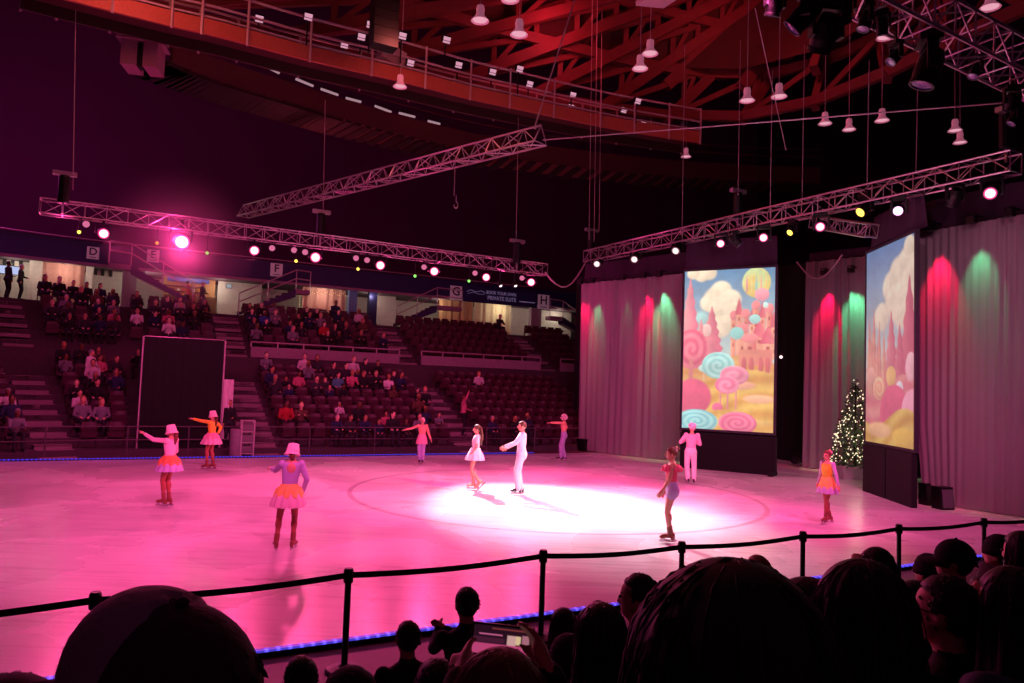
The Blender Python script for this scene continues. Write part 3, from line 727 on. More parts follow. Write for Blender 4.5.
# ================================================================== lamps
def lensmat(name, core, rim, es, r, k=.62):  # coloured rim paints the lamp's halo into the lens emission
    m = bpy.data.materials.new(name); m.use_nodes = True; nt = m.node_tree; b = nt.nodes['Principled BSDF']; L = nt.links
    tc = nt.nodes.new('ShaderNodeTexCoord'); mp = nt.nodes.new('ShaderNodeMapping'); mp.inputs['Scale'].default_value = (1 / r, 1 / r, 0); L.new(tc.outputs['Object'], mp.inputs['Vector'])
    ln = nt.nodes.new('ShaderNodeVectorMath'); ln.operation = 'LENGTH'; L.new(mp.outputs['Vector'], ln.inputs[0])
    cr = nt.nodes.new('ShaderNodeValToRGB'); cr.color_ramp.elements[0].position = k * .8; cr.color_ramp.elements[0].color = (*[c * 1.0 for c in lin(core)], 1)
    cr.color_ramp.elements[1].position = min(.98, k * 1.3); cr.color_ramp.elements[1].color = (*[c * .3 for c in lin(rim)], 1)
    L.new(ln.outputs['Value'], cr.inputs['Fac']); L.new(cr.outputs['Color'], b.inputs['Emission Color']); b.inputs['Emission Strength'].default_value = es; b.inputs['Base Color'].default_value = (.05, .02, .03, 1)
    MATS[name] = m; return m
L_PINK = lensmat('lens hot pink', '#fff2f8', '#ff2f8a', 3.2, .121); L_PINKM = lensmat('lens hot pink mover', '#fff2f8', '#ff3f92', 3.2, .127); L_WHITE = lensmat('lens warm white', '#fff0ea', '#c09098', 3, .121); L_DIM = emat('lens dim pink', '#e0709c', .9); L_YEL = emat('led yellow', '#ffe05a', 2.2); L_GRN = emat('led green', '#8cff6a', 1.6); L_ORA = emat('led orange', '#ff9a40', 2.4); L_PALE = emat('lens lilac', '#f3b0f0', 3.0)
L_OFF = mat('lens unlit violet', '#5a4070', .15, spec=.8, emit='#5a3a80', es=.12)  # unlit lens given a faint violet glow by emission
lampw = []
def mover_proto():
    root = empty('moving_head_lamp', (0, 0, 0), 0, 'x', 'stage lamp')
    MB().box((0, 0, -.06), (.34, .26, .12)).bar((0, 0, 0), (0, 0, .1), .06, .06).build('base', M_blackmetal, root)
    MB().box((-.19, 0, -.3), (.05, .12, .4)).box((.19, 0, -.3), (.05, .12, .4)).box((0, 0, -.135), (.43, .14, .05)).build('yoke', M_blackmetal, root)
    hd = MB().lathe([(.02, .2), (.12, .19), (.15, .1), (.155, -.1), (.14, -.2), (.15, -.21), (.15, -.26), (.125, -.26), (.125, -.24)], 20).build('head', M_blackmetal, root, smooth=False); hd.location = (0, 0, -.4)
    ln = MB().lathe([(0, -.262), (.07, -.258), (.125, -.245)], 20).build('lens', L_OFF, hd)
    return root
def par_proto():
    root = empty('par_lamp', (0, 0, 0), 0, 'x', 'stage lamp')
    MB().bar((0, 0, .12), (0, 0, 0), .05, .05).box((-.15, 0, -.1), (.02, .05, .24)).box((.15, 0, -.1), (.02, .05, .24)).box((0, 0, .01), (.32, .05, .02)).build('yoke', M_blackmetal, root)
    hd = MB().lathe([(.02, .17), (.08, .16), (.115, .06), (.13, -.14), (.12, -.14), (.115, -.1)], 18).build('can', M_blackmetal, root); hd.location = (0, 0, -.2)
    MB().lathe([(0, -.142), (.08, -.136), (.118, -.125)], 18).build('lens', L_DIM, hd)
    return root
MOVER = mover_proto(); PAR = par_proto(); first = {MOVER: True, PAR: True}
TRS = {}
def lamp(proto, p, target, lens, label, k=1.0, group=None, rod=None):
    if first[proto]: o = proto; first[proto] = False; o['label'] = label
    else: o = dup(proto, label=label)
    if group: o['group'] = group
    hz = .4 if proto is MOVER else .2
    p = Vector(p) + Vector((0, 0, hz * k)); d = Vector(target) - p
    o.location = p; o.scale = (k, k, k); yaw = math.atan2(d.y, d.x) + PI / 2
    o.rotation_euler = (0, 0, yaw); hd = [c for c in o.children if c.name.startswith(('head', 'can'))][0]
    tilt = math.atan2(math.hypot(d.x, d.y), -d.z); hd.rotation_euler = (-tilt, 0, 0)
    ln = hd.children[0]
    if rod is not None:
        a, c = rod; a = Vector(a); c = Vector(c); t = (p - a).xy.dot((c - a).xy) / (c - a).xy.length_squared; L_ = (a.z + (c.z - a.z) * t - .2 - p.z) / k
        if L_ > .1: MB().bar((0, 0, 0), (0, 0, L_), .035 / k ** .5, .035 / k ** .5).build('hanging_rod', M_blackmetal, o)
    if proto is MOVER and lens is L_PINK: lens = L_PINKM
    ln.material_slots[0].link = 'OBJECT'; ln.material_slots[0].material = lens
    return o
far = 'lamps hanging from the far truss'
RF = (Vp(40, 206, 25), Vp(545, 270, 25)); RS = (Up(1016, 162, 17.3), Up(588, 257, 17.3)); RN = (Vp(800, -45, 6.2), Vp(1075, 96, 6.2))
for k, (px, py, sz) in enumerate(((103, 233, 1.3), (181, 241, 2.0), (254, 250, 1.3), (315, 257, 1.45), (380, 265, 1.35), (434, 271, 1.35), (486, 277, 1.25), (531, 282, 1.3))):
    lamp(PAR, Vp(px, py, 24.9), (0, 5, 1.5) if k < 3 else (1, 4, 1.8), L_PINK, 'bright pink lamp hanging from the far truss, %s from the left%s' % (ORD[k], ', the biggest glare' if k == 1 else ''), sz, far, RF)
for k, (px, py) in enumerate(((86, 224), (272, 248), (294, 250), (305, 252), (356, 258), (367, 260), (424, 267), (475, 273), (522, 278))):
    lamp(PAR, Vp(px, py, 25.1), (0, 2, 2), L_DIM, 'dim pink lamp close under the far truss, %s from the left' % ORD[k], .8, 'dim lamps under the far truss', RF)
for k, (px, py, ll, nm) in enumerate(((79, 232, L_YEL, 'yellow'), (157, 243, L_ORA, 'orange'), (207, 253, L_GRN, 'green'), (296, 261, L_YEL, 'yellow'), (358, 269, L_YEL, 'yellow'), (415, 276, L_GRN, 'green'), (469, 281, L_GRN, 'green'))):
    lamp(PAR, Vp(px, py, 25.0), (0, 2, 2.5), ll, 'small %s status lamp under the far truss, %s of these from the left' % (nm, ORD[k]), .42, 'small coloured lamps under the far truss', RF)
for k, px in enumerate((500, 515)):
    lamp(PAR, Vp(px, 284.5, 25.0), (3, 24, 0), L_WHITE, 'small white lamp shining above the navy banner, %s of the two' % ('left', 'right')[k], .6, None, RF)
st = 'moving lamps on the stage truss'
for k, (px, py, ll, nm, kk) in enumerate(((598, 262, L_WHITE, 'half lit white', 1.2), (636, 257, L_WHITE, 'white', 1.2), (678, 248, L_WHITE, 'half lit white', 1.2), (721, 243, L_PINK, 'bright pink', 1.15), (735, 240, L_OFF, 'unlit', 1.0), (764, 237, L_PINK, 'bright pale', 1.15), (793, 230, L_YEL, 'small yellow', .8), (821, 226, L_PINK, 'bright pink', 1.15), (866, 208, L_YEL, 'yellow lit', 1.1), (899, 210, L_PALE, 'lilac', 1.0), (955, 196, L_OFF, 'tilted unlit', 1.05), (992, 192, L_PINK, 'brightest pink', 1.2))):
    tg = UV(6, 14) if ll is not L_OFF else UV(20, 14, 3)
    if ll in (L_PINK, L_PALE): tg = Vector((0, 4, 2))
    lamp(MOVER, Up(px, py, 17.25), tg, ll, '%s moving lamp on the stage truss, %s from the left' % (nm, ORD[k]), kk * .9, st, RS)
nr = 'unlit lamps on the top right truss'
for k, (px, py, kk, tx, tv, nm) in enumerate(((775, 2, .62, .2, .8, 'half cut off lamp head at the top edge, left of the black lamp cluster'), (806, 14, .9, -1.2, 1.6, 'black lamp in the cluster at the top edge, left head'), (826, 30, 1.0, .6, 1.7, 'black lamp in the cluster at the top edge, lowest big head'), (842, 6, .8, 1.5, 1.2, 'black lamp in the cluster at the top edge, right head'), (866, 20, .55, -.6, .2, 'small unlit lamp at the left end of the close truss'), (882, 25, .5, .5, .3, 'small unlit lamp just right of the left end of the close truss'), (896, 56, .5, -1.5, .5, 'small tilted lamp left of the big violet lens'), (929, 66, 1.12, -.5, .5, 'largest moving lamp with violet lens under the close truss'), (976, 70, .5, -1, .2, 'small unlit lamp right of the violet lens lamp'), (1012, 100, .55, .6, .8, 'small lamp at the right edge under the close truss, upper one'), (1016, 117, .5, -1, .8, 'small lamp at the right edge under the close truss, lower one'))):
    p = Vp(px, py, 6.2); lamp(MOVER, p, p + EU * tx + EV * tv + Vector((0, 0, -1.6)), L_OFF, nm, kk, nr, RN)

# ================================================================== stage end: drapes, screens, tree
M_drape = mat('linen stage drape', '#8a7a85', .9, scale=1.2, var=.14, bump=.15, bscale=60, stretch=(1, 1, .35))
M_val = mat('dark violet border drape', '#3a1c3c', .9)
TOPZ = 7.1
def drape(a, b, z0, z1, mm, label, name='stage_drape', amp=.07, per=.42, seed=1, bulge=None):
    a = Vector((a[0], a[1], 0)); b = Vector((b[0], b[1], 0)); d = b - a; w = d.length; y = math.atan2(d.y, d.x)
    root = empty(name, a, y, label, 'curtain'); rnd = random.Random(seed)
    n = int(w * 30); nz = 22; comps = [(rnd.uniform(.6, 1.6), rnd.uniform(0, 6), rnd.uniform(.3, 1)) for _ in range(5)]
    vs = []
    for j in range(nz + 1):
        t = j / nz; z = z0 + (z1 - z0) * t
        for i in range(n + 1):
            x = w * i / n; yy = 0
            for f, p0, k in comps: yy += k * math.sin(x * 2 * PI / per * f + p0 + .5 * t * math.sin(x * 1.3 + p0))
            yy = yy * amp * .5 * (.5 + .5 * t) + .12 * math.sin(x * 1.1 + seed) * (1 - t)
            if bulge: yy += bulge(x / w, t)[1]; x2 = x + bulge(x / w, t)[0]
            else: x2 = x
            vs.append((x2, yy, z))
    mb = MB(); mb.add(vs, [(j * (n + 1) + i, j * (n + 1) + i + 1, (j + 1) * (n + 1) + i + 1, (j + 1) * (n + 1) + i) for j in range(nz) for i in range(n)])
    mb.build('cloth', mm, root, smooth=True)
    if name == 'stage_drape': MB().tube([(-.02, .06, z1 + .02), (w + .02, .06, z1 + .02)], .035, 6).build('pipe', M_blackmetal, root)
    return a, b
C1 = (G(576.5, 450), G(680, 462)); S1 = (P(681.5, 428, 26.0), P(773.5, 432, 24.4)); S2 = (P(865.5, 441, 21.2), P(914.5, 447, 18.2))
C3 = (G(804, 467.5), G(880, 476)); C4 = (G(915.5, 500), G(1080, 527))
drape(*C1, .02, TOPZ, M_drape, 'pale linen stage drape left of the big candy land screen', seed=2)
drape(*C3, .02, TOPZ + .5, M_drape, 'red and green lit stage drape behind the Christmas tree', seed=5)
drape(*C4, .02, TOPZ, M_drape, 'wide stage drape right of the second screen, bunched at its lower left', seed=9, amp=.035, per=.3,
      bulge=lambda x, t: (.22 * max(0, .28 - t) / .28 * max(0, 1 - x * 3), -.25 * max(0, .3 - t) * max(0, 1 - x * 2)))
def valance(a, b, label, z0=TOPZ + .02, h=.85, back=.25):
    n = (Vector((b[0] - a[0], b[1] - a[1], 0))).normalized(); bk = Vector((-n.y, n.x, 0)) * back
    drape(Vector((a[0], a[1], 0)) + bk, Vector((b[0], b[1], 0)) + bk, z0, z0 + h, M_val, label, 'border_drape', .03, .6, 4)
valance(C1[0], C1[1], 'dark violet border drape above the left linen drape')
valance(S1[0], S1[1], 'dark violet border drape above the big screen', z0=6.95, h=1.0, back=.15)
valance(C3[0], C3[1], 'dark violet border drape above the red and green lit drape')
valance(S2[0], S2[1], 'dark violet border drape above the second screen', z0=6.95, h=.9, back=.2)
valance(C4[0], C4[1], 'dark violet border drape above the right stage drape')
mk = MB(); 
drape(P(572, 440, 34.5), P(584, 440, 34.0), .0, 7.8, M_black, 'narrow black masking drape beside the left linen drape', 'masking_drape', .03, .4, 3)
drape(UV(24.3, 23), UV(24.3, 13), .0, 8.0, M_black, 'wide black masking drape in the dark gap between the screens', 'masking_drape', .04, .6, 6)
# painted pictures of the two screens
NX, NY = 132, 234
yy_, xx_ = np.mgrid[0:NY, 0:NX]; Xn = xx_ / (NX - 1); Yn = yy_ / (NY - 1)          # Yn = 0 at the top
def rgb(h): return np.array(lin(h))
def disc(im, cx, cy, rx, ry, c, c2=None, swirl=0, soft=.04, light=True):
    qx = (Xn - cx) / rx; qy = (Yn - cy) / ry; r = np.sqrt(qx ** 2 + qy ** 2); mk = np.clip((1 - r) / soft, 0, 1)[..., None]
    base = np.ones((NY, NX, 3)) * rgb(c)
    if c2 is not None:
        k = np.clip(.5 + .5 * np.sin(r * swirl + np.arctan2(qy, qx)), 0, 1)[..., None]; base = base * (1 - k) + rgb(c2) * k
    if light: base = base * np.clip(1.12 - .28 * (qx * .5 + qy * .8), .55, 1.3)[..., None]
    return im * (1 - mk) + base * mk
def cone(im, cx, top, bot, w, c, c2):
    t = np.clip((Yn - top) / (bot - top), 0, 1); half = w * (t ** .8) * (1 + .12 * np.sin(t * 40)); d = np.abs(Xn - cx)
    mk = (np.clip((half - d) / .012, 0, 1) * (Yn > top) * (Yn < bot + .02))[..., None]; k = np.clip(.5 + (Xn - cx) / (2 * half + 1e-4), 0, 1)[..., None]
    return im * (1 - mk) + (rgb(c) * (1 - k) + rgb(c2) * k) * mk
def rect(im, x0, x1, y0, y1, c, c2=None):
    mk = (np.clip((Xn - x0) / .006, 0, 1) * np.clip((x1 - Xn) / .006, 0, 1) * np.clip((Yn - y0) / .004, 0, 1) * np.clip((y1 - Yn) / .004, 0, 1))[..., None]
    k = np.clip((Xn - x0) / max(x1 - x0, 1e-4), 0, 1)[..., None]; return im * (1 - mk) + (rgb(c) * (1 - k) + rgb(c2 or c) * k) * mk
def hill(im, f, c, c2):
    mk = np.clip((Yn - f(Xn)) / .008, 0, 1)[..., None]; k = np.clip(.5 + .5 * np.sin((Yn - f(Xn)) * 60 + Xn * 9), 0, 1)[..., None]
    return im * (1 - mk) + (rgb(c) * (1 - k) + rgb(c2) * k) * mk
def sky(c0, c1):
    t = np.clip(Yn / .6, 0, 1)[..., None]; return rgb(c0) * (1 - t) + rgb(c1) * t
def texture(im, seed):
    rs = np.random.RandomState(seed); out = np.zeros((NY, NX))
    for st, am in ((24, .5), (11, .35), (5, .25), (2, .12)):
        g = rs.rand(NY // st + 3, NX // st + 3); y = yy_ / st; x = xx_ / st; y0 = y.astype(int); x0 = x.astype(int); fy = y - y0; fx = x - x0
        out += am * ((g[y0, x0] * (1 - fx) + g[y0, x0 + 1] * fx) * (1 - fy) + (g[y0 + 1, x0] * (1 - fx) + g[y0 + 1, x0 + 1] * fx) * fy)
    k = (.62 + .62 * out / 1.22)[..., None]; im = im * k; hz = .07 + .05 * np.clip(1 - np.abs(Yn - .45) * 2, 0, 1)[..., None]  # hz paints a pale pink haze over the whole picture
    return im * (1 - hz) + np.array(lin('#f2b8b8')) * hz
def picture_one():
    im = sky('#3f9cc4', '#bfe0cf')
    for cx, cy, r in ((.42, .13, .13), (.38, .18, .17), (.52, .19, .14), (.3, .21, .13), (.45, .24, .18), (.55, .26, .12), (.2, .03, .1), (.28, .02, .1), (.1, .02, .08), (.4, .36, .16), (.3, .4, .14), (.48, .33, .1)):
        im = disc(im, cx, cy, r, r * .5, '#f4e9c6', soft=.25)
    im = disc(im, .2, .3, .1, .05, '#9fd9d0', soft=.5)
    # candy towers on the hill at right
    for k, (x, t, w) in enumerate(((.56, .26, .05), (.62, .22, .055), (.69, .25, .06), (.76, .28, .05), (.8, .2, .06), (.87, .24, .055), (.94, .22, .06), (.99, .3, .05), (.66, .34, .09), (.84, .36, .1), (.74, .4, .12), (.93, .4, .1))):
        c = ('#e8845a', '#f09a78', '#e06a62', '#f2b08a')[k % 4]
        im = rect(im, x - w * .6, x + w * .6, t + .04, .56, '#f6b995', c)
        im = cone(im, x, t - .045, t + .045, w * .8, '#d9506a', '#ef8a86') if k % 2 else disc(im, x, t + .03, w * .8, .03, '#ee8f8a')
        for j in range(3): im = rect(im, x - w * .2, x + w * .2, t + .08 + .06 * j, t + .105 + .06 * j, '#b9503e')
    im = disc(im, .8, .09, .155, .095, '#f3d469', '#cfe6a0', 4); 
    for k in range(-2, 3): im = disc(im, .8 + .05 * k, .105, .012, .075, ('#e98ca8', '#f6e7a0', '#7fd0d0', '#f3a890', '#efd070')[k + 2], soft=.6)
    im = disc(im, .86, .165, .08, .04, '#f0a0a8'); im = disc(im, .79, .315, .06, .03, '#9adfd4'); im = disc(im, .9, .23, .03, .018, '#bfe8da'); im = disc(im, .6, .4, .075, .04, '#7fd8cc')
    im = cone(im, .07, .03, .5, .13, '#f7b6b0', '#e5748a'); im = cone(im, .32, .22, .55, .14, '#f2a19e', '#dd6b80'); im = cone(im, .2, .3, .56, .1, '#f6b3a6', '#e8838e')
    im = disc(im, .27, .38, .05, .04, '#f4cabd')
    im = hill(im, lambda x: .56 + .03 * np.sin(x * 7), '#e3a24e', '#e9bc6a'); im = rect(im, .62, .98, .5, .6, '#f0a07c', '#e58a74')
    for x in (.68, .76, .86, .93): im = disc(im, x, .6, .03, .06, '#c9645e', soft=.2)
    im = disc(im, .1, .5, .19, .13, '#d75a72', '#f08a94', 14); im = rect(im, .07, .12, .56, .74, '#e08a80')
    im = hill(im, lambda x: .66 + .04 * np.sin(x * 5 + 1), '#d9a23e', '#efc95e')
    im = disc(im, .66, .72, .17, .03, '#f1b48c', soft=.3); im = disc(im, .85, .8, .2, .03, '#f0b888', soft=.3)
    im = disc(im, .24, .62, .06, .025, '#b9e4d4'); im = rect(im, .235, .25, .64, .7, '#f3d9c0')
    im = disc(im, .4, .6, .185, .085, '#74d2c8', '#aeeae0', 16); im = disc(im, .58, .66, .16, .06, '#e77f98', '#f2a2b0', 10)
    im = disc(im, .5, .72, .135, .055, '#e4708e', '#f29bb0', 9)
    for x in (.43, .51, .6): im = rect(im, x - .012, x + .012, .75, .87, '#f0a2a2', '#d9707e')
    im = disc(im, .12, .8, .22, .12, '#e0607a', soft=.1); im = disc(im, .4, .86, .06, .03, '#e8708e')
    im = hill(im, lambda x: .9 + .03 * np.sin(x * 6 + 2), '#e2b04c', '#f1cd74')
    im = disc(im, .17, .95, .24, .075, '#5fc4c6', '#9be0da', 20); im = disc(im, .62, .95, .21, .07, '#dd5f80', '#ee8aa0', 18)
    return texture(im, 1)
def picture_two():
    im = sky('#3f93cc', '#cfe2d8')
    for cx, cy, r in ((.55, .22, .2), (.7, .17, .22), (.85, .13, .2), (.95, .2, .2), (.62, .3, .22), (.35, .36, .18), (.8, .32, .3), (.9, .05, .12)): im = disc(im, cx, cy, r, r * .45, '#f6e6cc', soft=.25)
    im = cone(im, .9, .18, .8, .24, '#e8808e', '#c94a6c'); im = cone(im, .55, .33, .74, .17, '#f3a3a4', '#d9607c'); im = cone(im, .72, .4, .8, .16, '#e98a94', '#cf5874')
    for k, (x, t) in enumerate(((.08, .38), (.18, .34), (.3, .42), (.4, .46), (.13, .48), (.26, .5))):
        im = cone(im, x, t - .06, t + .4, .09, '#f2b49c', '#e07c80'); im = rect(im, x - .04, x + .04, t + .1, t + .36, '#f6c0a0', '#e48a7e')
    im = hill(im, lambda x: .7 + .05 * np.sin(x * 6), '#e67f88', '#f2a49a')
    for cx, cy, rx, ry, a, b_ in ((.3, .72, .13, .06, '#f4a08a', '#f8c8a0'), (.12, .66, .1, .05, '#f3b0a0', None), (.72, .72, .07, .035, '#dcd8e0', None), (.55, .66, .1, .05, '#f3c27a', None), (.93, .62, .1, .07, '#f0b8c0', None), (.62, .84, .3, .14, '#d9607c', None), (.97, .84, .22, .12, '#eaa0b4', None)):
        im = disc(im, cx, cy, rx, ry, a, b_, 12)
    im = hill(im, lambda x: .86 + .05 * np.sin(x * 5 + .6), '#d9a83c', '#f0cf66'); im = disc(im, .3, .93, .3, .045, '#f3c08a', soft=.3); im = disc(im, .8, .95, .25, .05, '#eac24e', soft=.3)
    return texture(im, 2)
def screen(seg, z0, z1, im, es, label, base_z, slit=None):
    dp = .14 if slit else .22
    a, b = Vector((seg[0].x, seg[0].y, 0)), Vector((seg[1].x, seg[1].y, 0)); d = b - a; w = d.length; y = math.atan2(d.y, d.x)
    root = empty('projection_screen', a, y, label, 'screen')
    mb = MB(); t = .05; hh = z1 - z0
    for bx, sz in (((w / 2, .03, z1 + t / 2), (w + .14, .1, .08)), ((w / 2, .03, z0 - t / 2), (w + .14, .1, .08)), ((-.03, .03, (z0 + z1) / 2), (.08, .1, hh)), ((w + .03, .03, (z0 + z1) / 2), (.08, .1, hh))): mb.box(bx, sz)
    mb.build('frame', mat('screen frame', '#3a3040', .5, .3), root)
    MB().box((w / 2, .06, (z0 + z1) / 2), (w, .03, hh)).build('backing', M_black, root)
    me = bpy.data.meshes.new('picture')
    vs = np.stack([Xn * w, np.zeros_like(Xn), z1 - Yn * hh], -1).reshape(-1, 3)
    fs = [(j * NX + i, (j + 1) * NX + i, (j + 1) * NX + i + 1, j * NX + i + 1) for j in range(NY - 1) for i in range(NX - 1)]
    me.from_pydata(vs.tolist(), [], fs); at = me.color_attributes.new('paint', 'FLOAT_COLOR', 'POINT')
    c4 = np.concatenate([np.clip(im, 0, 1).reshape(-1, 3), np.ones((NX * NY, 1))], 1).astype(np.float32); at.data.foreach_set('color', c4.ravel())
    mm = bpy.data.materials.new('screen picture'); mm.use_nodes = True; nt = mm.node_tree; bs = nt.nodes['Principled BSDF']
    ca = nt.nodes.new('ShaderNodeAttribute'); ca.attribute_name = 'paint'; nt.links.new(ca.outputs['Color'], bs.inputs['Emission Color']); bs.inputs['Emission Strength'].default_value = es
    bs.inputs['Base Color'].default_value = (.12, .1, .12, 1); bs.inputs['Roughness'].default_value = .8; me.materials.append(mm)
    o = bpy.data.objects.new('picture', me); COL.objects.link(o); o.parent = root
    # black skirt under the screen
    sk = MB()
    if slit: sk.box((w * slit / 2 - .02, .0, base_z), (w * slit - .04, dp, base_z * 2)); sk.box((w * (1 + slit) / 2 + .02, .0, base_z), (w * (1 - slit) - .04, dp, base_z * 2))
    else: sk.box((w / 2 + .05, .0, base_z), (w + .1, dp, base_z * 2)); sk.box((w + .02, -.15, .06), (.16, .7, .12))
    sk.build('skirt', M_black, root)
    return root
screen(S1, 1.36, 6.88, picture_one(), .98, 'big upright screen showing a pink candy land with balloon and towers', .62)
screen(S2, 1.40, 6.80, picture_two(), .62, 'second upright screen seen edge on, showing pink candy trees, right of Christmas tree', .66, .5)
# clip lamps washing the drapes
def on_drape(seg, px, off=.45):
    a, b = Vector((seg[0].x, seg[0].y, 0)), Vector((seg[1].x, seg[1].y, 0)); d = (b - a); lo, hi = -.3, 1.3
    for _ in range(40):
        m_ = (lo + hi) / 2
        if proj(a + d * m_ + Vector((0, 0, TOPZ - 1)))[0] < px: lo = m_
        else: hi = m_
    n = Vector((d.y, -d.x, 0)).normalized(); return a + d * lo, n
RED = (1, .004, .07); GRN = (.12, 1, .36)
cl = None
def clip(seg, px, colr, power, ang, lab, off=.42, drop=1.75):
    global cl
    p, n = on_drape(seg, px); q = p + n * off + Vector((0, 0, TOPZ + .12)); yaw = math.atan2(n.y, n.x) + PI / 2
    if cl is None:
        cl = root = empty('clip_lamp', q, yaw, lab, 'stage lamp', 'clip lamps along the top of the drapes')
        MB().bar((0, .42, 0), (0, 0, .0), .04, .04).bar((-.1, 0, -.14), (-.1, 0, .02), .02, .04).bar((.1, 0, -.14), (.1, 0, .02), .02, .04).box((0, 0, .02), (.22, .05, .02)).build('arm', M_blackmetal, root)
        MB().box((0, 0, -.14), (.2, .16, .16)).build('lamp_box', M_blackmetal, root)
    else: dup(cl, q, yaw, lab)
    if power: spot('drape_wash', q + Vector((0, 0, -.25)), p + n * .05 + Vector((0, 0, TOPZ - drop)), power, colr, ang, .9, .03)
clip(C1, 586, RED, 760, 42, 'clip lamp washing the drape red at the left end of the left drape')
clip(C1, 598, GRN, 330, 32, 'clip lamp with narrow green wash near the left end of the left drape')
clip(C1, 628, GRN, 60, 26, 'clip lamp with faint wash at the middle of the left drape')
clip(C1, 649, RED, 860, 42, 'clip lamp washing the left drape red, near its right end')
clip(C1, 665, GRN, 700, 46, 'clip lamp washing the left drape green beside the big screen')
clip(C3, 829, RED, 1000, 44, 'clip lamp washing the drape behind the tree red')
clip(C3, 856, GRN, 700, 48, 'clip lamp washing the drape behind the tree green')
clip(C4, 941, RED, 900, 46, 'clip lamp washing the right drape red beside the second screen')
clip(C4, 982, GRN, 260, 46, 'clip lamp washing the right drape faint green')
clip(C4, 1020, GRN, 0, 30, 'unlit clip lamp at the right end of the right drape')
# Christmas tree
tp = G(855, 478); H_ = 3.3
root = empty('christmas_tree', tp, 0, 'lit Christmas tree with warm white lights in front of the green lit drape', 'tree')
rnd = random.Random(11); mb = MB(); mbl = MB()
R_ = lambda z: .86 * (1 - (z - .35) / (H_ - .35)) ** .85 + .02
for k in range(2600):
    z = .38 + (H_ - .38) * (1 - math.sqrt(rnd.random())) ; a = rnd.uniform(0, 2 * PI); r = R_(z) * rnd.uniform(.35, 1.08)
    c = Vector((r * math.cos(a), r * math.sin(a), z)); d = Vector((math.cos(a), math.sin(a), rnd.uniform(-.5, .3))).normalized(); L_ = rnd.uniform(.1, .2)
    s_ = Vector((-d.y, d.x, rnd.uniform(-.6, .6))).normalized() * .028
    mb.add([c - d * L_ * .5 - s_ * .3, c + s_, c + d * L_ * .5, c - s_], [(0, 1, 2, 3)])
mb.build('foliage', mat('fir needles', '#44683a', .8, var=.4), root)['kind'] = 'stuff'
for k in range(300):
    z = .42 + (H_ - .5) * (1 - math.sqrt(rnd.random())); a = rnd.uniform(0, 2 * PI); r = R_(z) * rnd.uniform(.85, 1.08)
    mbl.ball((r * math.cos(a), r * math.sin(a), z), rnd.uniform(.014, .026), n=6, h=4)
mbl.build('fairy_bulbs', emat('tree bulb', '#ffe9c0', 1.7), root)['kind'] = 'stuff'
MB().tube([(0, 0, .1), (0, 0, H_ - .2)], [.06, .015], 8).build('trunk', mat('bark', '#3a2a20', .9), root)
MB().box((-.05, 0, .2), (1.0, .8, .4)).build('wrapped_base', mat('silver wrap', '#c4b0bc', .5, bump=.3, bscale=20), root)
point('tree_glow', tp + Vector((-.3, -.9, 1.6)), 14, (1, .85, .6), .3)
# small stage-side things
def cabinet(p, yaw, w, d, h, label, mm=M_blackmetal, grille=None):
    root = empty('stage_speaker', p, yaw, label, 'speaker')
    mb = MB(); z = h; mb.add([(-w / 2, -d / 2, 0), (w / 2, -d / 2, 0), (w / 2, d / 2, 0), (-w / 2, d / 2, 0), (-w / 2, -d / 2 + .06, z), (w / 2, -d / 2 + .06, z), (w / 2, d / 2, z), (-w / 2, d / 2, z)], [(3, 2, 1, 0), (4, 5, 6, 7), (0, 1, 5, 4), (1, 2, 6, 5), (2, 3, 7, 6), (3, 0, 4, 7)]); mb.build('cabinet', mm, root)
    MB().box((0, -d / 2 + .02, h * .5), (w * .8, .03, h * .82), rot=Matrix.Rotation(-.06, 3, 'X')).build('grille', grille or M_black, root)
p = G(943, 509); cabinet(p, .2, .36, .34, .54, 'black loudspeaker standing at the bunched foot of the right drape', grille=mat('speaker grille grey', '#5c5560', .7))
p = G(933, 506.5); cabinet(p + Vector((-.05, .25, 0)), .2, .16, .3, .54, 'narrow black loudspeaker just left behind the other at the right drape')
p = G(589, 450.5); root = empty('equipment_case', p, A, 'low black equipment case on the ice at the left linen drape', 'case')
MB().box((0, 0, .22), (.9, .5, .42)).build('body', M_blackmetal, root); MB().box((0, 0, .46), (.94, .54, .07)).build('lid', M_blackmetal, root); MB().tube([(-.12, -.27, .3), (-.12, -.31, .3), (.12, -.31, .3), (.12, -.27, .3)], .015, 6).build('handle', M_steel, root)
p = G(797, 468); lamp(PAR, p + Vector((0, 0, .25)), UV(8, 18, 3), M_blackmetal, 'small floor lamp in the dark gap beside the big screen', 1.1)
p = P(781, 357, 27); lamp(PAR, p, (0, 0, 2.6), L_WHITE, 'small white lamp glinting in the black gap between screens', .55)
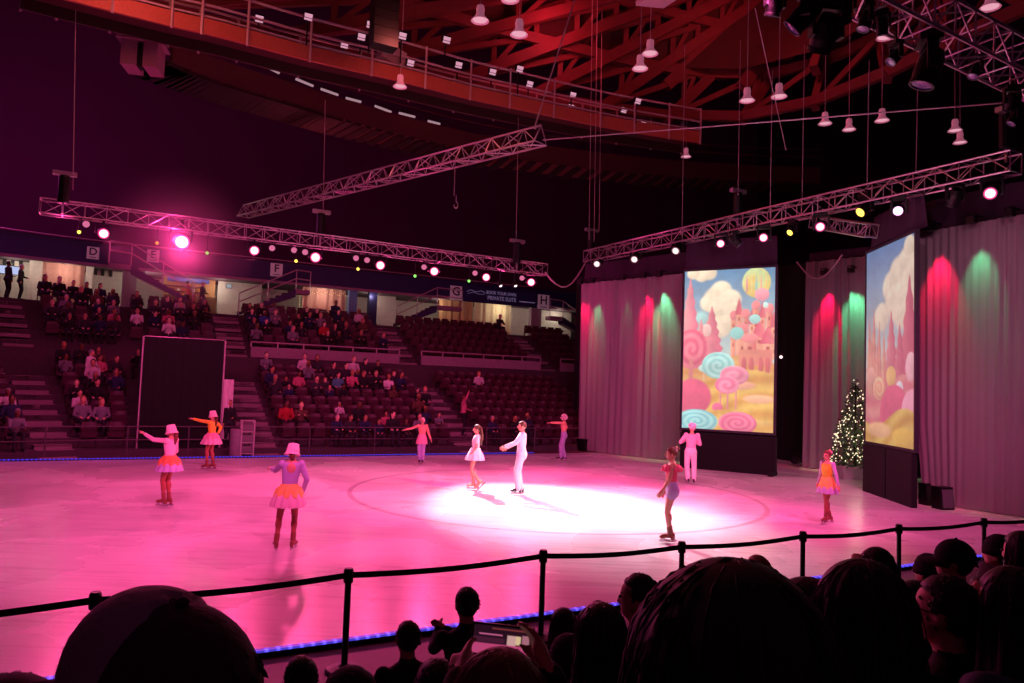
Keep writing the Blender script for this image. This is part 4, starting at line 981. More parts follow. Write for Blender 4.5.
# ================================================================== people
M_skin = mat('skin', '#d99a86', .55, var=.06); M_tights = mat('tan tights', '#a85a4c', .6, var=.08); M_eye = mat('eye dark', '#1c1014', .3); M_lip = mat('lips', '#a8434c', .5)
M_boot = mat('tan skate boot', '#8a4a3c', .45); M_bootd = mat('dark skate boot', '#241a1e', .4); M_blade = mat('skate blade', '#c8c0c8', .2, .9)
def nv(v): return Vector(v).normalized()
class Fig:
    """joints of one standing person, metres, facing +Y"""
    def __init__(s, k=1.0, lift=.0, lean=(0, 0), arms=None, legs=None, head=(0, 0), shw=.152, hipw=.082):
        s.k = k; s.lift = lift; L = lift; lx, ly = lean
        s.off = lambda z: Vector((lx * max(0, z - .9), ly * max(0, z - .9), L))
        s.hip = {1: Vector((hipw, 0, .87 + L)), -1: Vector((-hipw, 0, .87 + L))}
        s.sh = {i: Vector((i * shw, 0, 1.345)) + s.off(1.345) for i in (1, -1)}
        s.neck = Vector((0, -.005, 1.37)) + s.off(1.37); s.head = Vector((head[0], .02 + head[1], 1.535)) + s.off(1.5)
        s.arm = {}; s.leg = {}
        arms = arms or {}
        for i in (1, -1):
            a = arms.get(i, ((i * .15, .05, -1), (i * .05, .2, -1), (-i, .2, 0)))
            e = s.sh[i] + nv(a[0]) * .27; w = e + nv(a[1]) * .235; s.arm[i] = (s.sh[i], e, w, nv(a[1]), Vector(a[2]))
        legs = legs or {}
        for i in (1, -1):
            l = legs.get(i, ((i * .075, 0, .085),)); an = Vector(l[0]) + Vector((0, 0, L)); h = s.hip[i]; d = an - h; D = min(d.length, .797); an = h + nv(d) * D
            kf = Vector(l[1]) if len(l) > 1 else Vector((0, 1, 0)); kf = nv(kf - nv(d) * kf.dot(nv(d))); a = D / 2; hh = math.sqrt(max(1e-6, .4 ** 2 - a * a))
            s.leg[i] = (h, h + nv(d) * a + kf * hh, an, l[2] if len(l) > 2 else (0, 1, 0))
    def torso(s, b, e, t, z0=.76, z1=1.40, female=True, legs_t=None):
        w = 1.0 if female else 1.08
        prof = [(.75, .10, .085, 0), (.80, .150, .105, -.005), (.86, .163, .115, -.012), (.92, .152, .108, -.008), (.98, .128, .092, 0), (1.04, .118 * w, .086, .004), (1.10, .122 * w, .09, .008), (1.17, .132 * w, .098, .012), (1.24, .142 * w, .104, .016), (1.30, .148 * w, .096, .008), (1.345, .14 * w, .082, -.002), (1.375, .095, .066, -.006), (1.40, .06, .056, -.006)]
        R = [((s.off(z).x, s.off(z).y + y, z + s.lift), (rx + e), (ry + e)) for z, rx, ry, y in prof if z0 - 1e-6 <= z <= z1 + 1e-6]
        b.rings(R, t, [legs_t if (legs_t and r[0][2] < .9 + s.lift) else t for r in R])
    def scale(s, o):
        o.scale = (s.k,) * 3
def base_body(f, root, tags_upper='skin', tights=True, female=True, vox=.0075, skin=None):
    b = Body(); lt = 'tights' if tights else 'skin'
    f.torso(b, 0, 'skin', female=female, legs_t=lt)
    for i in (1, -1):
        s, e, w, d, pn = f.arm[i]
        b.ell(s, (.055, .055, .055), 'skin'); b.limb(s, e, .046, .036, 'skin'); b.limb(e, w, .036, .025, 'skin'); hand(b, w, d, pn, i * -1 if True else i)
        h, k, a, fd = f.leg[i]
        b.limb(h, k, .083, .053, lt, 14); b.limb(k, a, .053, .034, lt, 14); b.ell(k.lerp(a, .3) + Vector((0, -.012, 0)), (.054, .058, .11), lt)
        b.limb(a, a + nv(fd) * .11 + Vector((0, 0, -.045)), .034, .026, lt)
    b.chain([f.neck, f.neck.lerp(f.head, .5), f.head - Vector((0, .015, .03))], [.053, .047, .05], 'skin')
    hd = f.head
    b.ell(hd + Vector((0, -.008, .012)), (.074, .092, .10), 'skin'); b.ell(hd + Vector((0, .022, -.055)), (.055, .062, .058), 'skin')
    b.limb(hd + Vector((0, .088, .012)), hd + Vector((0, .108, -.022)), .011, .016, 'skin', 8)
    for i in (1, -1): b.ell(hd + Vector((i * .076, -.01, -.005)), (.012, .024, .034), 'skin')
    b.ell(hd + Vector((0, .083, -.058)), (.026, .012, .010), 'lip')
    o = b.finish('body', {'skin': skin or M_skin, 'tights': M_tights, 'lip': M_lip}, root, vox)
    mb = MB()
    for i in (1, -1): MB().ball(hd + Vector((i * .031, .081, .012)), (.013, .009, .008), n=8, h=6).build('eye', M_eye, o, smooth=True)
    return o
def shell(f, root, name, mm, e=.010, z0=.80, z1=1.375, sleeves='long', legs=None, female=True, vox=.009, extra=None, flare=0):
    b = Body(); f.torso(b, e, 'c', z0, z1, female)
    for i in (1, -1):
        s, el, w, d, pn = f.arm[i]
        if sleeves: b.ell(s, .06 + e * .6, 'c')
        if sleeves == 'long': b.limb(s, el, .046 + e, .037 + e, 'c'); b.limb(el, w - d * .012, .037 + e, .027 + e, 'c')
        elif sleeves == 'short': b.limb(s, s.lerp(el, .5), .05 + e, .048 + e * 1.5, 'c')
    if extra: extra(b)
    return b.finish(name, {'c': mm}, root, vox, 2)
def trousers(f, root, mm, e=.012, name='trousers', short=None, flare=.012):
    b = Body(); f.torso(b, e, 'c', .75, 1.04)
    for i in (1, -1):
        h, k, a, fd = f.leg[i]
        if short: b.limb(h, h.lerp(k, short), .086 + e, .082 + e, 'c', 14)
        else:
            b.limb(h, k, .085 + e, .064 + e, 'c', 14); b.limb(k, a - Vector((0, 0, .012)), .064 + e, .044 + e + flare * .6, 'c', 14)
    return b.finish(name, {'c': mm}, root, .009, 2)
def skates(f, root, mm):
    for i in (1, -1):
        h, k, a, fd = f.leg[i]; fd = nv(fd); sd = nv(fd.cross(Vector((0, 0, 1)))) if abs(fd.z) < .9 else Vector((1, 0, 0)); upv = sd.cross(fd)
        b = Body(); sh = nv(k - a)
        b.limb(a + sh * .12, a, .047, .045, 'c'); b.limb(a - fd * .03 - upv * .03, a + fd * .13 - upv * .05, .038, .034, 'c'); b.limb(a + fd * .05 - upv * .03, a + fd * .16 - upv * .055, .036, .03, 'c')
        b.limb(a - fd * .045 - upv * .02, a - fd * .045 - upv * .085, .032, .03, 'c')
        bo = b.finish('skate_boot', {'c': mm}, root, .009, 2)
        c = a - upv * .128 + fd * .045; rot = Matrix((sd, fd, upv)).transposed()
        mb = MB(); mb.box(c, (.006, .31, .03), rot=rot)
        for q in (-.09, .09): mb.box(c + fd * q + upv * .026, (.02, .06, .04), rot=rot)
        mb.build('blade', M_blade, bo)
def hair_cap(f, root, mm, k=1.0, extra=None, fringe=.45, name='hair'):
    hd = f.head + Vector((0, -.012, .02)); rnd = random.Random(3)
    def fn(x, y, z):
        if y > .28 and z < fringe: return .86
        if z < -.45: return .8
        return 1.0 + .02 * math.sin(x * 19 + z * 13)
    mb = MB(); mb.ball(hd, (.087 * k, .104 * k, .112 * k), n=26, h=18, fn=fn)
    if extra: extra(mb, hd)
    return mb.build(name, mm, root, smooth=True)
def ruffle(root, c, prof, mm, name, amp=.07, k=11, parent=None, n=96):
    def wob(i, a): return amp * (i / (len(prof) - 1)) * (math.sin(k * a) + .4 * math.sin((2 * k + 1) * a + i))
    return MB().lathe(prof, n, c, wob=wob).build(name, mm, parent or root, smooth=True)
def pot_hat(f, root, mm, tilt=(-.15, 0)):
    M = Euler((tilt[0], tilt[1], 0)).to_matrix(); c = f.head + Vector((0, -.02, -.005))
    mb = MB(); mb.lathe([(.002, .155), (.07, .153), (.078, .145), (.092, .075), (.108, .01), (.122, -.015), (.138, -.035), (.135, -.04), (.106, -.012), (.098, .02)], 28, c, M=M)
    for q in range(14):
        a = q / 14 * 2 * PI; mb.tube([c + M @ Vector((.076 * math.cos(a), .076 * math.sin(a), .146)), c + M @ Vector((.106 * math.cos(a), .106 * math.sin(a), .012))], .008, 5)
    return mb.build('pot_hat', mm, root, smooth=True)
def place(root, px, py, z=0):
    p = G(px, py, z); root.location = p; return p
LH = .085      # lift of the ankle joint by blade and sole
def mc(n, c, **k): return mat(n, c, .7, var=.1, **k)
W_pink = mc('pale pink costume', '#f2c6d8'); W_hat = mc('pale pink hat', '#f6d3dc'); W_orange = mc('orange tulle', '#f29258'); W_lav = mc('lavender tulle', '#c9b0e0'); W_yel = mc('yellow bodice', '#f8cc3c')
W_white = mc('white cloth', '#f3efef'); W_lavc = mc('lavender cloth', '#b9a6dc'); W_pink2 = mc('rose tulle', '#f0a8c0'); W_peach = mc('peach top', '#f2a58e'); W_hot = mc('hot pink ruffle', '#e8567e'); W_amber = mc('amber tulle', '#f7cf6a')
H_brown = mat('brown hair', '#5a3222', .6, var=.3, scale=30); H_dark = mat('dark hair', '#1d1215', .55, var=.3, scale=30); H_light = mat('fair wig', '#e6d3d0', .7, var=.2, scale=30); H_red = mat('auburn hair', '#6e3224', .6, var=.3, scale=30)
def tutu(f, root, c1, c2, R1=.235, R2=.27, z=1.02, d1=.2, d2=.33):
    L = f.lift; c = (0, 0, z + L)
    o = ruffle(root, c, [(.122, .01), (.15, -.03), (R1 * .86, -.08), (R1, -d1)], c1, 'tutu', .06, 10)
    ruffle(root, c, [(.14, -.06), (R2 * .85, -d1 + .02), (R2, -d2 + .05), (R2 * 1.02, -d2)], c2, 'under_ruffle', .07, 13, parent=o)
    return o
def ponytail(L=.3, r=.045):
    def ex(mb, hd): mb.tube([hd + Vector((0, -.09, -.03)), hd + Vector((0, -.125, -.08)), hd + Vector((0, -.125, -.08 - L * .5)), hd + Vector((.0, -.11, -.08 - L))], [.03, r, r * .9, r * .3], 10)
    return ex
# A : pale pink skater at the left, arm stretched to the left with raised hand
f = Fig(.92, LH, arms={-1: ((-.25, .9, .05), (-.1, .8, .45), (-.2, .5, -1)), 1: ((.3, .1, -1), (-.3, .75, -.55), (-1, 0, 0))}, legs={1: ((.06, .0, .085),), -1: ((-.05, .05, .085),)})
root = empty('figure_skater', (0, 0, 0), math.radians(78), 'figure skater in pale pink with orange skirt and pot hat, left arm raised, farthest left', 'person'); place(root, 167, 507); f.scale(root)
base_body(f, root); shell(f, root, 'leotard', W_pink); tutu(f, root, W_orange, W_lav); hair_cap(f, root, H_red, .9, extra=ponytail(.22)); pot_hat(f, root, W_hat, (-.2, 0)); skates(f, root, M_boot)
# B : yellow top near the black drape
f = Fig(.93, LH, arms={-1: ((-.2, .95, .12), (-.1, .95, .2), (0, .2, -1)), 1: ((.75, -.3, -.7), (-.75, -.1, -.65), (-1, 0, 0))}, legs={1: ((.09, -.05, .085),), -1: ((-.05, .08, .085),)})
root = empty('figure_skater', (0, 0, 0), math.radians(80), 'figure skater in yellow top, pale tutu and pot hat before the black drape', 'person'); place(root, 210, 470); f.scale(root)
base_body(f, root); shell(f, root, 'leotard', W_yel); tutu(f, root, W_pink2, W_pink, .24, .29); hair_cap(f, root, H_brown, .9, extra=ponytail(.25)); pot_hat(f, root, W_hat, (-.15, 0)); skates(f, root, M_boot)
# C : nearest skater, back to the camera
f = Fig(.925, LH, lean=(.05, 0), head=(-.005, 0), arms={-1: ((-.45, .8, -.5), (-.3, .95, .0), (0, 0, -1)), 1: ((.4, -.05, -1), (-.25, .3, -.85), (-1, 0, 0))}, legs={1: ((.10, .03, .085), (.2, 1, 0), (.35, 1, 0)), -1: ((-.16, -.02, .085), (-.2, 1, 0), (-.25, 1, 0))})
root = empty('figure_skater', (0, 0, 0), math.radians(14), 'nearest figure skater seen from behind in lavender top, amber tutu and pot hat', 'person'); place(root, 286, 551.5); f.scale(root)
base_body(f, root, vox=.0065); sh_ = shell(f, root, 'leotard', W_lavc); tutu(f, root, W_amber, W_pink, .24, .28, d2=.36)
MB().ball(Vector((0.02, -.079, 1.285 + LH)), (.075, .035, .088), n=20, h=12).build('open_back', M_skin, sh_, smooth=True)
hair_cap(f, root, H_red, .9, extra=lambda mb, hd: mb.ball(hd + Vector((0, -.095, -.07)), (.05, .04, .05))); pot_hat(f, root, W_hat, (-.25, .1)); skates(f, root, M_boot)
# D : peach tunic skater, arms apart, facing the camera
f = Fig(.86, LH, arms={1: ((.95, .1, -.42), (1, .15, -.22), (0, .3, -1)), -1: ((-.35, .1, -1), (-.45, .2, -1), (1, 0, 0))}, legs={1: ((.06, 0, .085),), -1: ((-.06, 0, .085),)})
root = empty('figure_skater', (0, 0, 0), math.radians(176), 'figure skater in peach tunic and pale trousers with arms spread, at the far edge', 'person'); place(root, 421, 464); f.scale(root)
base_body(f, root); shell(f, root, 'tunic', W_peach); ruffle(root, (0, 0, 1.03 + LH), [(.128, .01), (.16, -.08), (.2, -.22), (.225, -.36)], W_pink2, 'tunic_skirt', .04, 7); trousers(f, root, W_lavc); hair_cap(f, root, H_light); skates(f, root, M_bootd)
# E : white dress, long hair
f = Fig(.93, LH, lean=(0, -.08), head=(0, .01), arms={1: ((.2, -.1, -1), (-.1, .45, -.9), (-1, 0, 0)), -1: ((-.2, .05, -1), (.25, .55, -.8), (1, 0, 0))}, legs={1: ((.05, .02, .085),), -1: ((-.06, -.13, .15), (0, 1, 0), (0, .7, -.7))})
root = empty('figure_skater', (0, 0, 0), math.radians(94), 'figure skater in white dress with long brown hair in the bright spotlight', 'person'); place(root, 474, 490); f.scale(root)
base_body(f, root, tights=False); shell(f, root, 'dress_bodice', W_white, sleeves='short'); ruffle(root, (0, 0, 1.03 + LH), [(.125, .01), (.16, -.06), (.225, -.18), (.27, -.31)], W_white, 'dress_skirt', .05, 9)
def lh(mb, hd):
    for q in range(9):
        x = (q - 4) * .017; mb.tube([hd + Vector((x, -.07, .05)), hd + Vector((x * 1.3, -.12, -.08)), hd + Vector((x * 1.5, -.135 + .01 * math.sin(q), -.25)), hd + Vector((x * 1.2, -.11, -.42 + .02 * math.sin(q * 2)))], [.03, .036, .034, .012], 8)
hair_cap(f, root, H_brown, extra=lh); skates(f, root, mat('beige skate boot', '#c99a80', .5))
# F : man in white
f = Fig(1.02, LH, shw=.172, lean=(0, -.02), arms={1: ((.15, .55, -.85), (-.15, .85, -.45), (-1, 0, -.3)), -1: ((-.15, .7, -.75), (.12, .9, -.35), (1, 0, -.3))}, legs={1: ((.065, -.02, .085),), -1: ((-.06, .05, .085),)})
root = empty('figure_skater', (0, 0, 0), math.radians(92), 'man skating in white shirt and white trousers in the bright spotlight', 'person'); place(root, 520, 495); f.scale(root)
base_body(f, root, female=False); shell(f, root, 'shirt', W_white, .018, .84, female=False); trousers(f, root, W_white, .016); hair_cap(f, root, H_brown, .98); skates(f, root, M_bootd)
# G : white wig, arm stretched left
f = Fig(.95, LH, arms={-1: ((-.2, 1, .02), (-.05, 1, -.03), (0, 0, -1)), 1: ((.7, -.45, -.75), (-.6, .5, -.65), (-1, 0, 0))}, legs={1: ((.09, -.06, .085),), -1: ((-.06, .08, .085),)})
root = empty('figure_skater', (0, 0, 0), math.radians(86), 'figure skater in curly white wig, peach top and lavender trousers pointing left', 'person'); place(root, 563, 461); f.scale(root)
base_body(f, root); shell(f, root, 'top', W_peach); trousers(f, root, W_lavc)
def curls(mb, hd):
    rn = random.Random(4)
    for q in range(70):
        v = nv((rn.uniform(-1, 1), rn.uniform(-1, .55), rn.uniform(-.55, 1))); mb.ball(hd + Vector((v.x * .095, v.y * .11, v.z * .115)), rn.uniform(.022, .036), n=7, h=5)
hair_cap(f, root, H_light, extra=curls, name='curly_wig'); skates(f, root, M_bootd)
# H : white figure seen from behind before the screen
f = Fig(.98, LH, shw=.165, lean=(.06, 0), arms={1: ((.3, .15, -1), (-.7, .6, .3), (-.3, 0, -1)), -1: ((-.6, .2, -.85), (.75, .6, .25), (.3, 0, -1))}, legs={1: ((.11, 0, .085), (.3, 1, 0), (.3, 1, 0)), -1: ((-.06, .04, .085), (-.2, 1, 0), (-.2, 1, 0))})
root = empty('figure_skater', (0, 0, 0), math.radians(-4), 'figure skater in white cap, shirt and trousers, back turned, arms folded before the screen', 'person'); place(root, 690, 484.5); f.scale(root)
base_body(f, root); shell(f, root, 'shirt', W_pink, .018, .98, sleeves='long'); trousers(f, root, W_white, .012); hair_cap(f, root, H_light)
MB().lathe([(.002, .15), (.06, .145), (.1, .11), (.118, .06), (.115, .02), (.106, .0), (.09, .0)], 24, f.head + Vector((0, -.012, .02)), M=Euler((-.12, 0, 0)).to_matrix()).build('round_cap', W_white, root, smooth=True); skates(f, root, M_bootd)
# I : pink ruffle top and lavender shorts
f = Fig(.95, LH, lean=(0, .02), arms={1: ((.12, .22, -1), (-.1, .3, -1), (-1, 0, 0)), -1: ((-.1, .25, -1), (.05, .55, -.9), (1, 0, 0))}, legs={1: ((.04, .0, .085), (0, 1, 0), (0, 1, 0)), -1: ((-.05, .03, .085), (0, 1, 0), (0, 1, 0))})
root = empty('figure_skater', (0, 0, 0), math.radians(84), 'figure skater in pink ruffle top and lavender shorts standing at the near post', 'person'); place(root, 671, 543); f.scale(root)
base_body(f, root, tights=False); tp_ = shell(f, root, 'top', W_hot, .008, .98, 1.30, sleeves=None); ruffle(root, (0, f.off(1.3).y, 1.345 + LH), [(.13, .0), (.175, -.04), (.19, -.12)], W_hot, 'shoulder_ruffle', .09, 12, parent=tp_); trousers(f, root, W_lavc, .014, 'shorts', .22)
def bun(mb, hd): mb.ball(hd + Vector((0, -.1, .06)), .05, n=12, h=8)
hr = hair_cap(f, root, H_red, extra=bun)
def flowers(hr, hd):
    for q, c in ((0, '#f6a8b8'), (1, '#f7d7a0'), (2, '#f6c6d8'), (3, '#f29ab0')):
        mb = MB(); cc_ = hd + Vector((.035 * math.cos(q * 1.6), -.085, .075 + .04 * math.sin(q * 1.6)))
        for a in range(5): mb.ball(cc_ + Vector((.018 * math.cos(a * 1.256), -.01, .018 * math.sin(a * 1.256))), .021, n=7, h=5)
        mb.build('flower', mc('flower ' + c, c), hr, smooth=True)
flowers(hr, f.head); skates(f, root, M_boot)
# J : yellow dress by the tree
f = Fig(.87, LH, arms={1: ((.35, -.25, -1), (.3, .05, -1), (-1, 0, 0)), -1: ((-.45, .1, -1), (-.35, .1, -1), (1, 0, 0))}, legs={1: ((.0, -.1, .085), (0, 1, 0), (.3, 1, 0)), -1: ((-.03, .09, .085), (0, 1, 0), (-.2, 1, 0))})
root = empty('figure_skater', (0, 0, 0), math.radians(118), 'figure skater in yellow dress with lavender hem and flowered bun, at the right', 'person'); place(root, 827, 524); f.scale(root)
base_body(f, root); dr = shell(f, root, 'dress', W_yel, .009, .86, 1.345, sleeves=None)
def slv(b):
    pass
b = Body()
for i in (1, -1):
    s_, e_, w_, d_, pn_ = f.arm[i]; b.ell(s_, .056, 'c'); b.limb(s_, e_, .052, .042, 'c'); b.limb(e_, w_, .042, .033, 'c')
b.finish('sleeves', {'c': W_lav}, root, .009, 2)
o = ruffle(root, (0, 0, 1.03 + LH), [(.126, .01), (.16, -.08), (.2, -.2), (.215, -.27)], W_amber, 'dress_skirt', .05, 9); ruffle(root, (0, 0, 1.03 + LH), [(.2, -.22), (.235, -.3), (.25, -.38)], W_lav, 'hem', .06, 12, parent=o)
hr = hair_cap(f, root, H_red, extra=bun); flowers(hr, f.head); skates(f, root, M_boot)

# ================================================================== seated people
def seated(k=1.0, arms=None, lean=.0, turn=0.0, head_turn=0.0, vox=.02, legs=True, name='mesh', hairs='short', fine=False, hat=None, mats=None, parent=None, feet=.32):
    """person on a seat 0.44 m high facing +Y; origin on the floor below the hips"""
    b = Body(); z = .50; off = lambda h: lean * h
    R = [((0, off(zz - z) + y, zz), rx, ry) for zz, rx, ry, y in ((.44, .15, .13, 0), (.50, .175, .14, 0), (.58, .165, .13, 0), (.68, .15, .115, 0), (.80, .165, .12, 0), (.90, .185, .12, 0), (.97, .18, .10, -.01), (1.01, .11, .075, -.015), (1.04, .065, .06, -.015))]
    b.rings(R, 'top', ['pants', 'top'] + ['top'] * 7)
    arms = arms or {}
    for i in (1, -1):
        s = Vector((i * .19, off(.45), .955)); a = arms.get(i, ((i * .25, .25, -1), (-i * .55, .8, -.25), (0, 0, -1)))
        e = s + nv(a[0]) * .27; w = e + nv(a[1]) * .23
        b.limb(s, e, .062, .05, 'top'); b.limb(e, w, .05, .036, 'top')
        if fine: hand(b, w, nv(a[1]), a[2], -i, curl=.35)
        else: b.limb(w, w + nv(a[1]) * .09, .036, .03, 'skin')
        if legs:
            h = Vector((i * .095, .02, .52)); kn = Vector((i * .12, .42, .53)); an = Vector((i * .12, .42 + (feet - .32), .09))
            b.limb(h, kn, .09, .065, 'pants'); b.limb(kn, an, .065, .045, 'pants'); b.limb(an + Vector((0, -.02, -.04)), an + Vector((0, .16, -.05)), .045, .038, 'shoe')
        else:
            b.limb(Vector((i * .095, .02, .52)), Vector((i * .12, .40, .53)), .09, .07, 'pants'); b.limb(Vector((i * .12, .40, .53)), Vector((i * .12, .40, .07)), .065, .045, 'pants'); b.limb(Vector((i * .12, .38, .05)), Vector((i * .12, .55, .04)), .045, .038, 'shoe')
    M = Matrix.Rotation(head_turn, 3, 'Z'); hd = Vector((0, off(.65) + .02, 1.185))
    b.chain([Vector((0, off(.5) - .01, 1.0)), hd - Vector((0, .01, .06))], [.062, .058], 'skin')
    mv = lambda x, y, zz: hd + M @ Vector((x, y, zz))
    b.ell(mv(0, 0, .012), (.08, .10, .115), 'skin', M); b.ell(mv(0, .025, -.055), (.062, .07, .065), 'skin', M)
    b.limb(mv(0, .09, .012), mv(0, .106, -.024), .012, .015, 'skin', 8)
    for i in (1, -1): b.ell(mv(i * .083, -.01, -.005), (.013, .027, .037), 'skin', M)
    if hairs in ('short', 'long') and not fine:
        b.ell(mv(0, -.02, .035), (.089, .103, .112), 'hair', M)
        if hairs == 'long': b.limb(mv(0, -.06, 0), mv(0, -.075, -.2), .075, .06, 'hair')
    b.finish_head = hd
    me = b.finish(name, mats or {'top': M_top0, 'pants': M_pants0, 'skin': M_skin, 'hair': H_dark, 'shoe': M_bootd}, 'mesh' if parent is None else parent, vox, 2)
    return me, hd, M
M_top0 = mat('spectator top charcoal', '#2e2631', .85); M_pants0 = mat('spectator trousers', '#231f2a', .85)
CRP = {}
poses = {
    'lap': dict(), 'clap': dict(arms={1: ((.2, .35, -1), (-.5, .75, .45), (-1, 0, 0)), -1: ((-.2, .35, -1), (.5, .75, .45), (1, 0, 0))}),
    'lean': dict(lean=.25, arms={1: ((.1, .6, -.9), (-.3, .8, -.1), (0, 0, -1)), -1: ((-.1, .6, -.9), (.3, .8, -.1), (0, 0, -1))}),
    'look': dict(head_turn=.6, hairs='long'), 'phone': dict(arms={1: ((.2, .6, -.8), (-.3, .6, .7), (-1, 0, 0)), -1: ((-.25, .25, -1), (.5, .8, -.25), (0, 0, -1))}, hairs='long')}
for nm, kw in poses.items(): CRP[nm] = seated(vox=.024, name='spectator', **kw)[0]
# one standing figure mesh for the few who stand
def standing_mesh(arm_up=False):
    b = Body(); f = Fig(1.0, 0.0, arms={1: ((.4, .5, .7), (-.2, .3, 1), (0, 1, 0)) if arm_up else ((.2, .05, -1), (0, .2, -1), (-1, 0, 0)), -1: ((-.25, .25, -1), (.5, .8, -.2), (1, 0, 0))})
    f.torso(b, .02, 'top', legs_t='pants')
    for i in (1, -1):
        s, e, w, d, pn = f.arm[i]; b.limb(s, e, .058, .05, 'top'); b.limb(e, w, .05, .036, 'top'); b.limb(w, w + d * .1, .034, .028, 'skin')
        h, k, a, fd = f.leg[i]; b.limb(h, k, .09, .065, 'pants'); b.limb(k, a, .065, .05, 'pants'); b.limb(a + Vector((0, -.03, -.05)), a + Vector((0, .15, -.05)), .04, .035, 'shoe')
    b.chain([f.neck, f.head - Vector((0, .02, .04))], [.055, .05], 'skin'); b.ell(f.head, (.077, .095, .112), 'skin'); b.ell(f.head + Vector((0, -.02, .03)), (.085, .1, .105), 'hair'); b.limb(f.head + Vector((0, .09, 0)), f.head + Vector((0, .11, -.03)), .01, .015, 'skin')
    return b.finish('spectator', {'top': M_top0, 'pants': M_pants0, 'skin': M_skin, 'hair': H_dark, 'shoe': M_bootd}, 'mesh', .022, 2)
ST = standing_mesh(); STU = standing_mesh(True)
TOPS = [('charcoal', '#2e2631'), ('black', '#151218'), ('navy', '#1d2348'), ('grey', '#75707c'), ('pale', '#c9bcc4'), ('red', '#a3202c'), ('rose', '#c0607c'), ('blue', '#3450a0'), ('teal', '#4a8a92'), ('brown', '#5a3a30'), ('white', '#e4dade'), ('orange', '#c8612c')]
TM = {n: mat('spectator top ' + n, c, .85) for n, c in TOPS}
SKN = [M_skin, mat('skin tan', '#b5795f', .55, var=.06), mat('skin light', '#ecb9a6', .55, var=.06), mat('skin deep', '#6e4433', .55, var=.06)]
HRS = [H_dark, H_dark, H_brown, mat('fair hair', '#a97b4a', .6), mat('grey hair', '#8a8088', .6)]
def put(me, p, rz, k, top, label, group=None, skin=None, hair=None, pants=None):
    o = bpy.data.objects.new('spectator', me); COL.objects.link(o); o.location = p; o.rotation_euler = (0, 0, rz); o.scale = (k,) * 3
    for i, mm in enumerate((TM[top], pants or M_pants0, skin or random.choice(SKN), hair or random.choice(HRS), M_bootd)):
        o.material_slots[i].link = 'OBJECT'; o.material_slots[i].material = mm
    return tag(o, label, 'person', group)
# ---- seats of the far stands
def seat_mesh(folded):
    mb = MB(); R = lambda a: Matrix.Rotation(a, 3, 'X')
    n = 6
    for w, h, z0, y0, t, a in ((.44, .42, .62, -.2, .04, -.18),):
        vs = []; fs = []
        for j in range(n + 1):
            for i in range(n + 1):
                x = (i / n - .5) * w * (1 - .12 * max(0, j / n - .75) * 4); zz = (j / n - .5) * h; yy = -.04 * (1 - (2 * i / n - 1) ** 2)
                q = R(a * -1) @ Vector((x, yy, zz)); vs.append(Vector((q.x, q.y + y0, q.z + z0)))
        m0 = len(vs); vs += [v + Vector((0, -t, .005)) for v in vs]
        for j in range(n):
            for i in range(n):
                k = j * (n + 1) + i; fs.append((k, k + 1, k + n + 2, k + n + 1)); k += m0; fs.append((k + n + 1, k + n + 2, k + 1, k))
        for i in range(n):
            for k, l in ((i, i + 1), (n * (n + 1) + i + 1, n * (n + 1) + i), ((i + 1) * (n + 1), i * (n + 1)), (i * (n + 1) + n, (i + 1) * (n + 1) + n)): fs.append((l, k, k + m0, l + m0))
        mb.add(vs, fs)
    if folded: mb.box((0, -.1, .52), (.42, .07, .36), rot=R(-.2))
    else: mb.box((0, .02, .405), (.43, .4, .05), rot=R(.05)).box((0, .21, .395), (.42, .05, .05))
    for sx in (-1, 1): mb.bar((sx * .235, -.22, .1), (sx * .235, -.1, .44), .035, .06).bar((sx * .235, -.22, .6), (sx * .235, .12, .61), .04, .03).bar((sx * .235, -.2, .6), (sx * .235, -.2, -.02), .03, .06)
    return mb
SEAT_UP, SEAT_DN = seat_mesh(True), seat_mesh(False)
ME_UP = SEAT_UP.mesh('seat', [M_maroon], True); ME_DN = SEAT_DN.mesh('seat', [M_maroon], True)
for me_ in (ME_UP, ME_DN): me_.polygons.foreach_set('use_smooth', [False] * len(me_.polygons))
SECS = [('A', -6.5, -2.3, 'at the left picture edge'), ('B', -1.0, .5, 'under sign D'), ('C', .55, 3.75, 'above the black drape'), ('D', 5.25, 11.75, 'under sign F'), ('E', 13.25, 19.75, 'under sign G'), ('F', 21.3, 24, 'beside the stage drapes')]
def seats_in_row(sec, r):
    s, z = ROWS[r]; _, a, b, _ = sec
    fan = sec[0] == 'B'; kk = 1.0
    if fan:
        pa = bowl(a, s); pb = bowl(b, s); n = int((pb - pa).length / .53); return [(a + (b - a) * (i + .5) / n) for i in range(n)] if n else []
    if sec[0] == 'C' and s < 5.2: return []
    n = int((b - a) / .53); return [a + (b - a) * (i + .5) / n for i in range(n)]
rowname = lambda r: 'front row' if r == 0 else '%s row up' % ORD[r] if r < 8 else '%s row above the parapet' % ORD[r - 8]
rnd = random.Random(21)
dens = {}
def density(sec, r, u):
    k = sec[0]
    if k == 'A': return .42 if r < 7 else .12
    if k == 'B': return (.5 if r in (0, 1, 2) else .62)
    if r == 12: return .12
    if k == 'C': return .6 if r > 7 else .3
    if k == 'D':
        if r == 0: return .75
        if r == 1: return .35
        if r in (2, 3): return .13
        if r in (4, 5): return .5
        if r in (6, 7): return .52
        return .66 if u < 10 or r < 11 else .35
    if k == 'E': return .55 if (r == 0 and u < 15.6) else .012
    return 0
seats = []; nper = 0
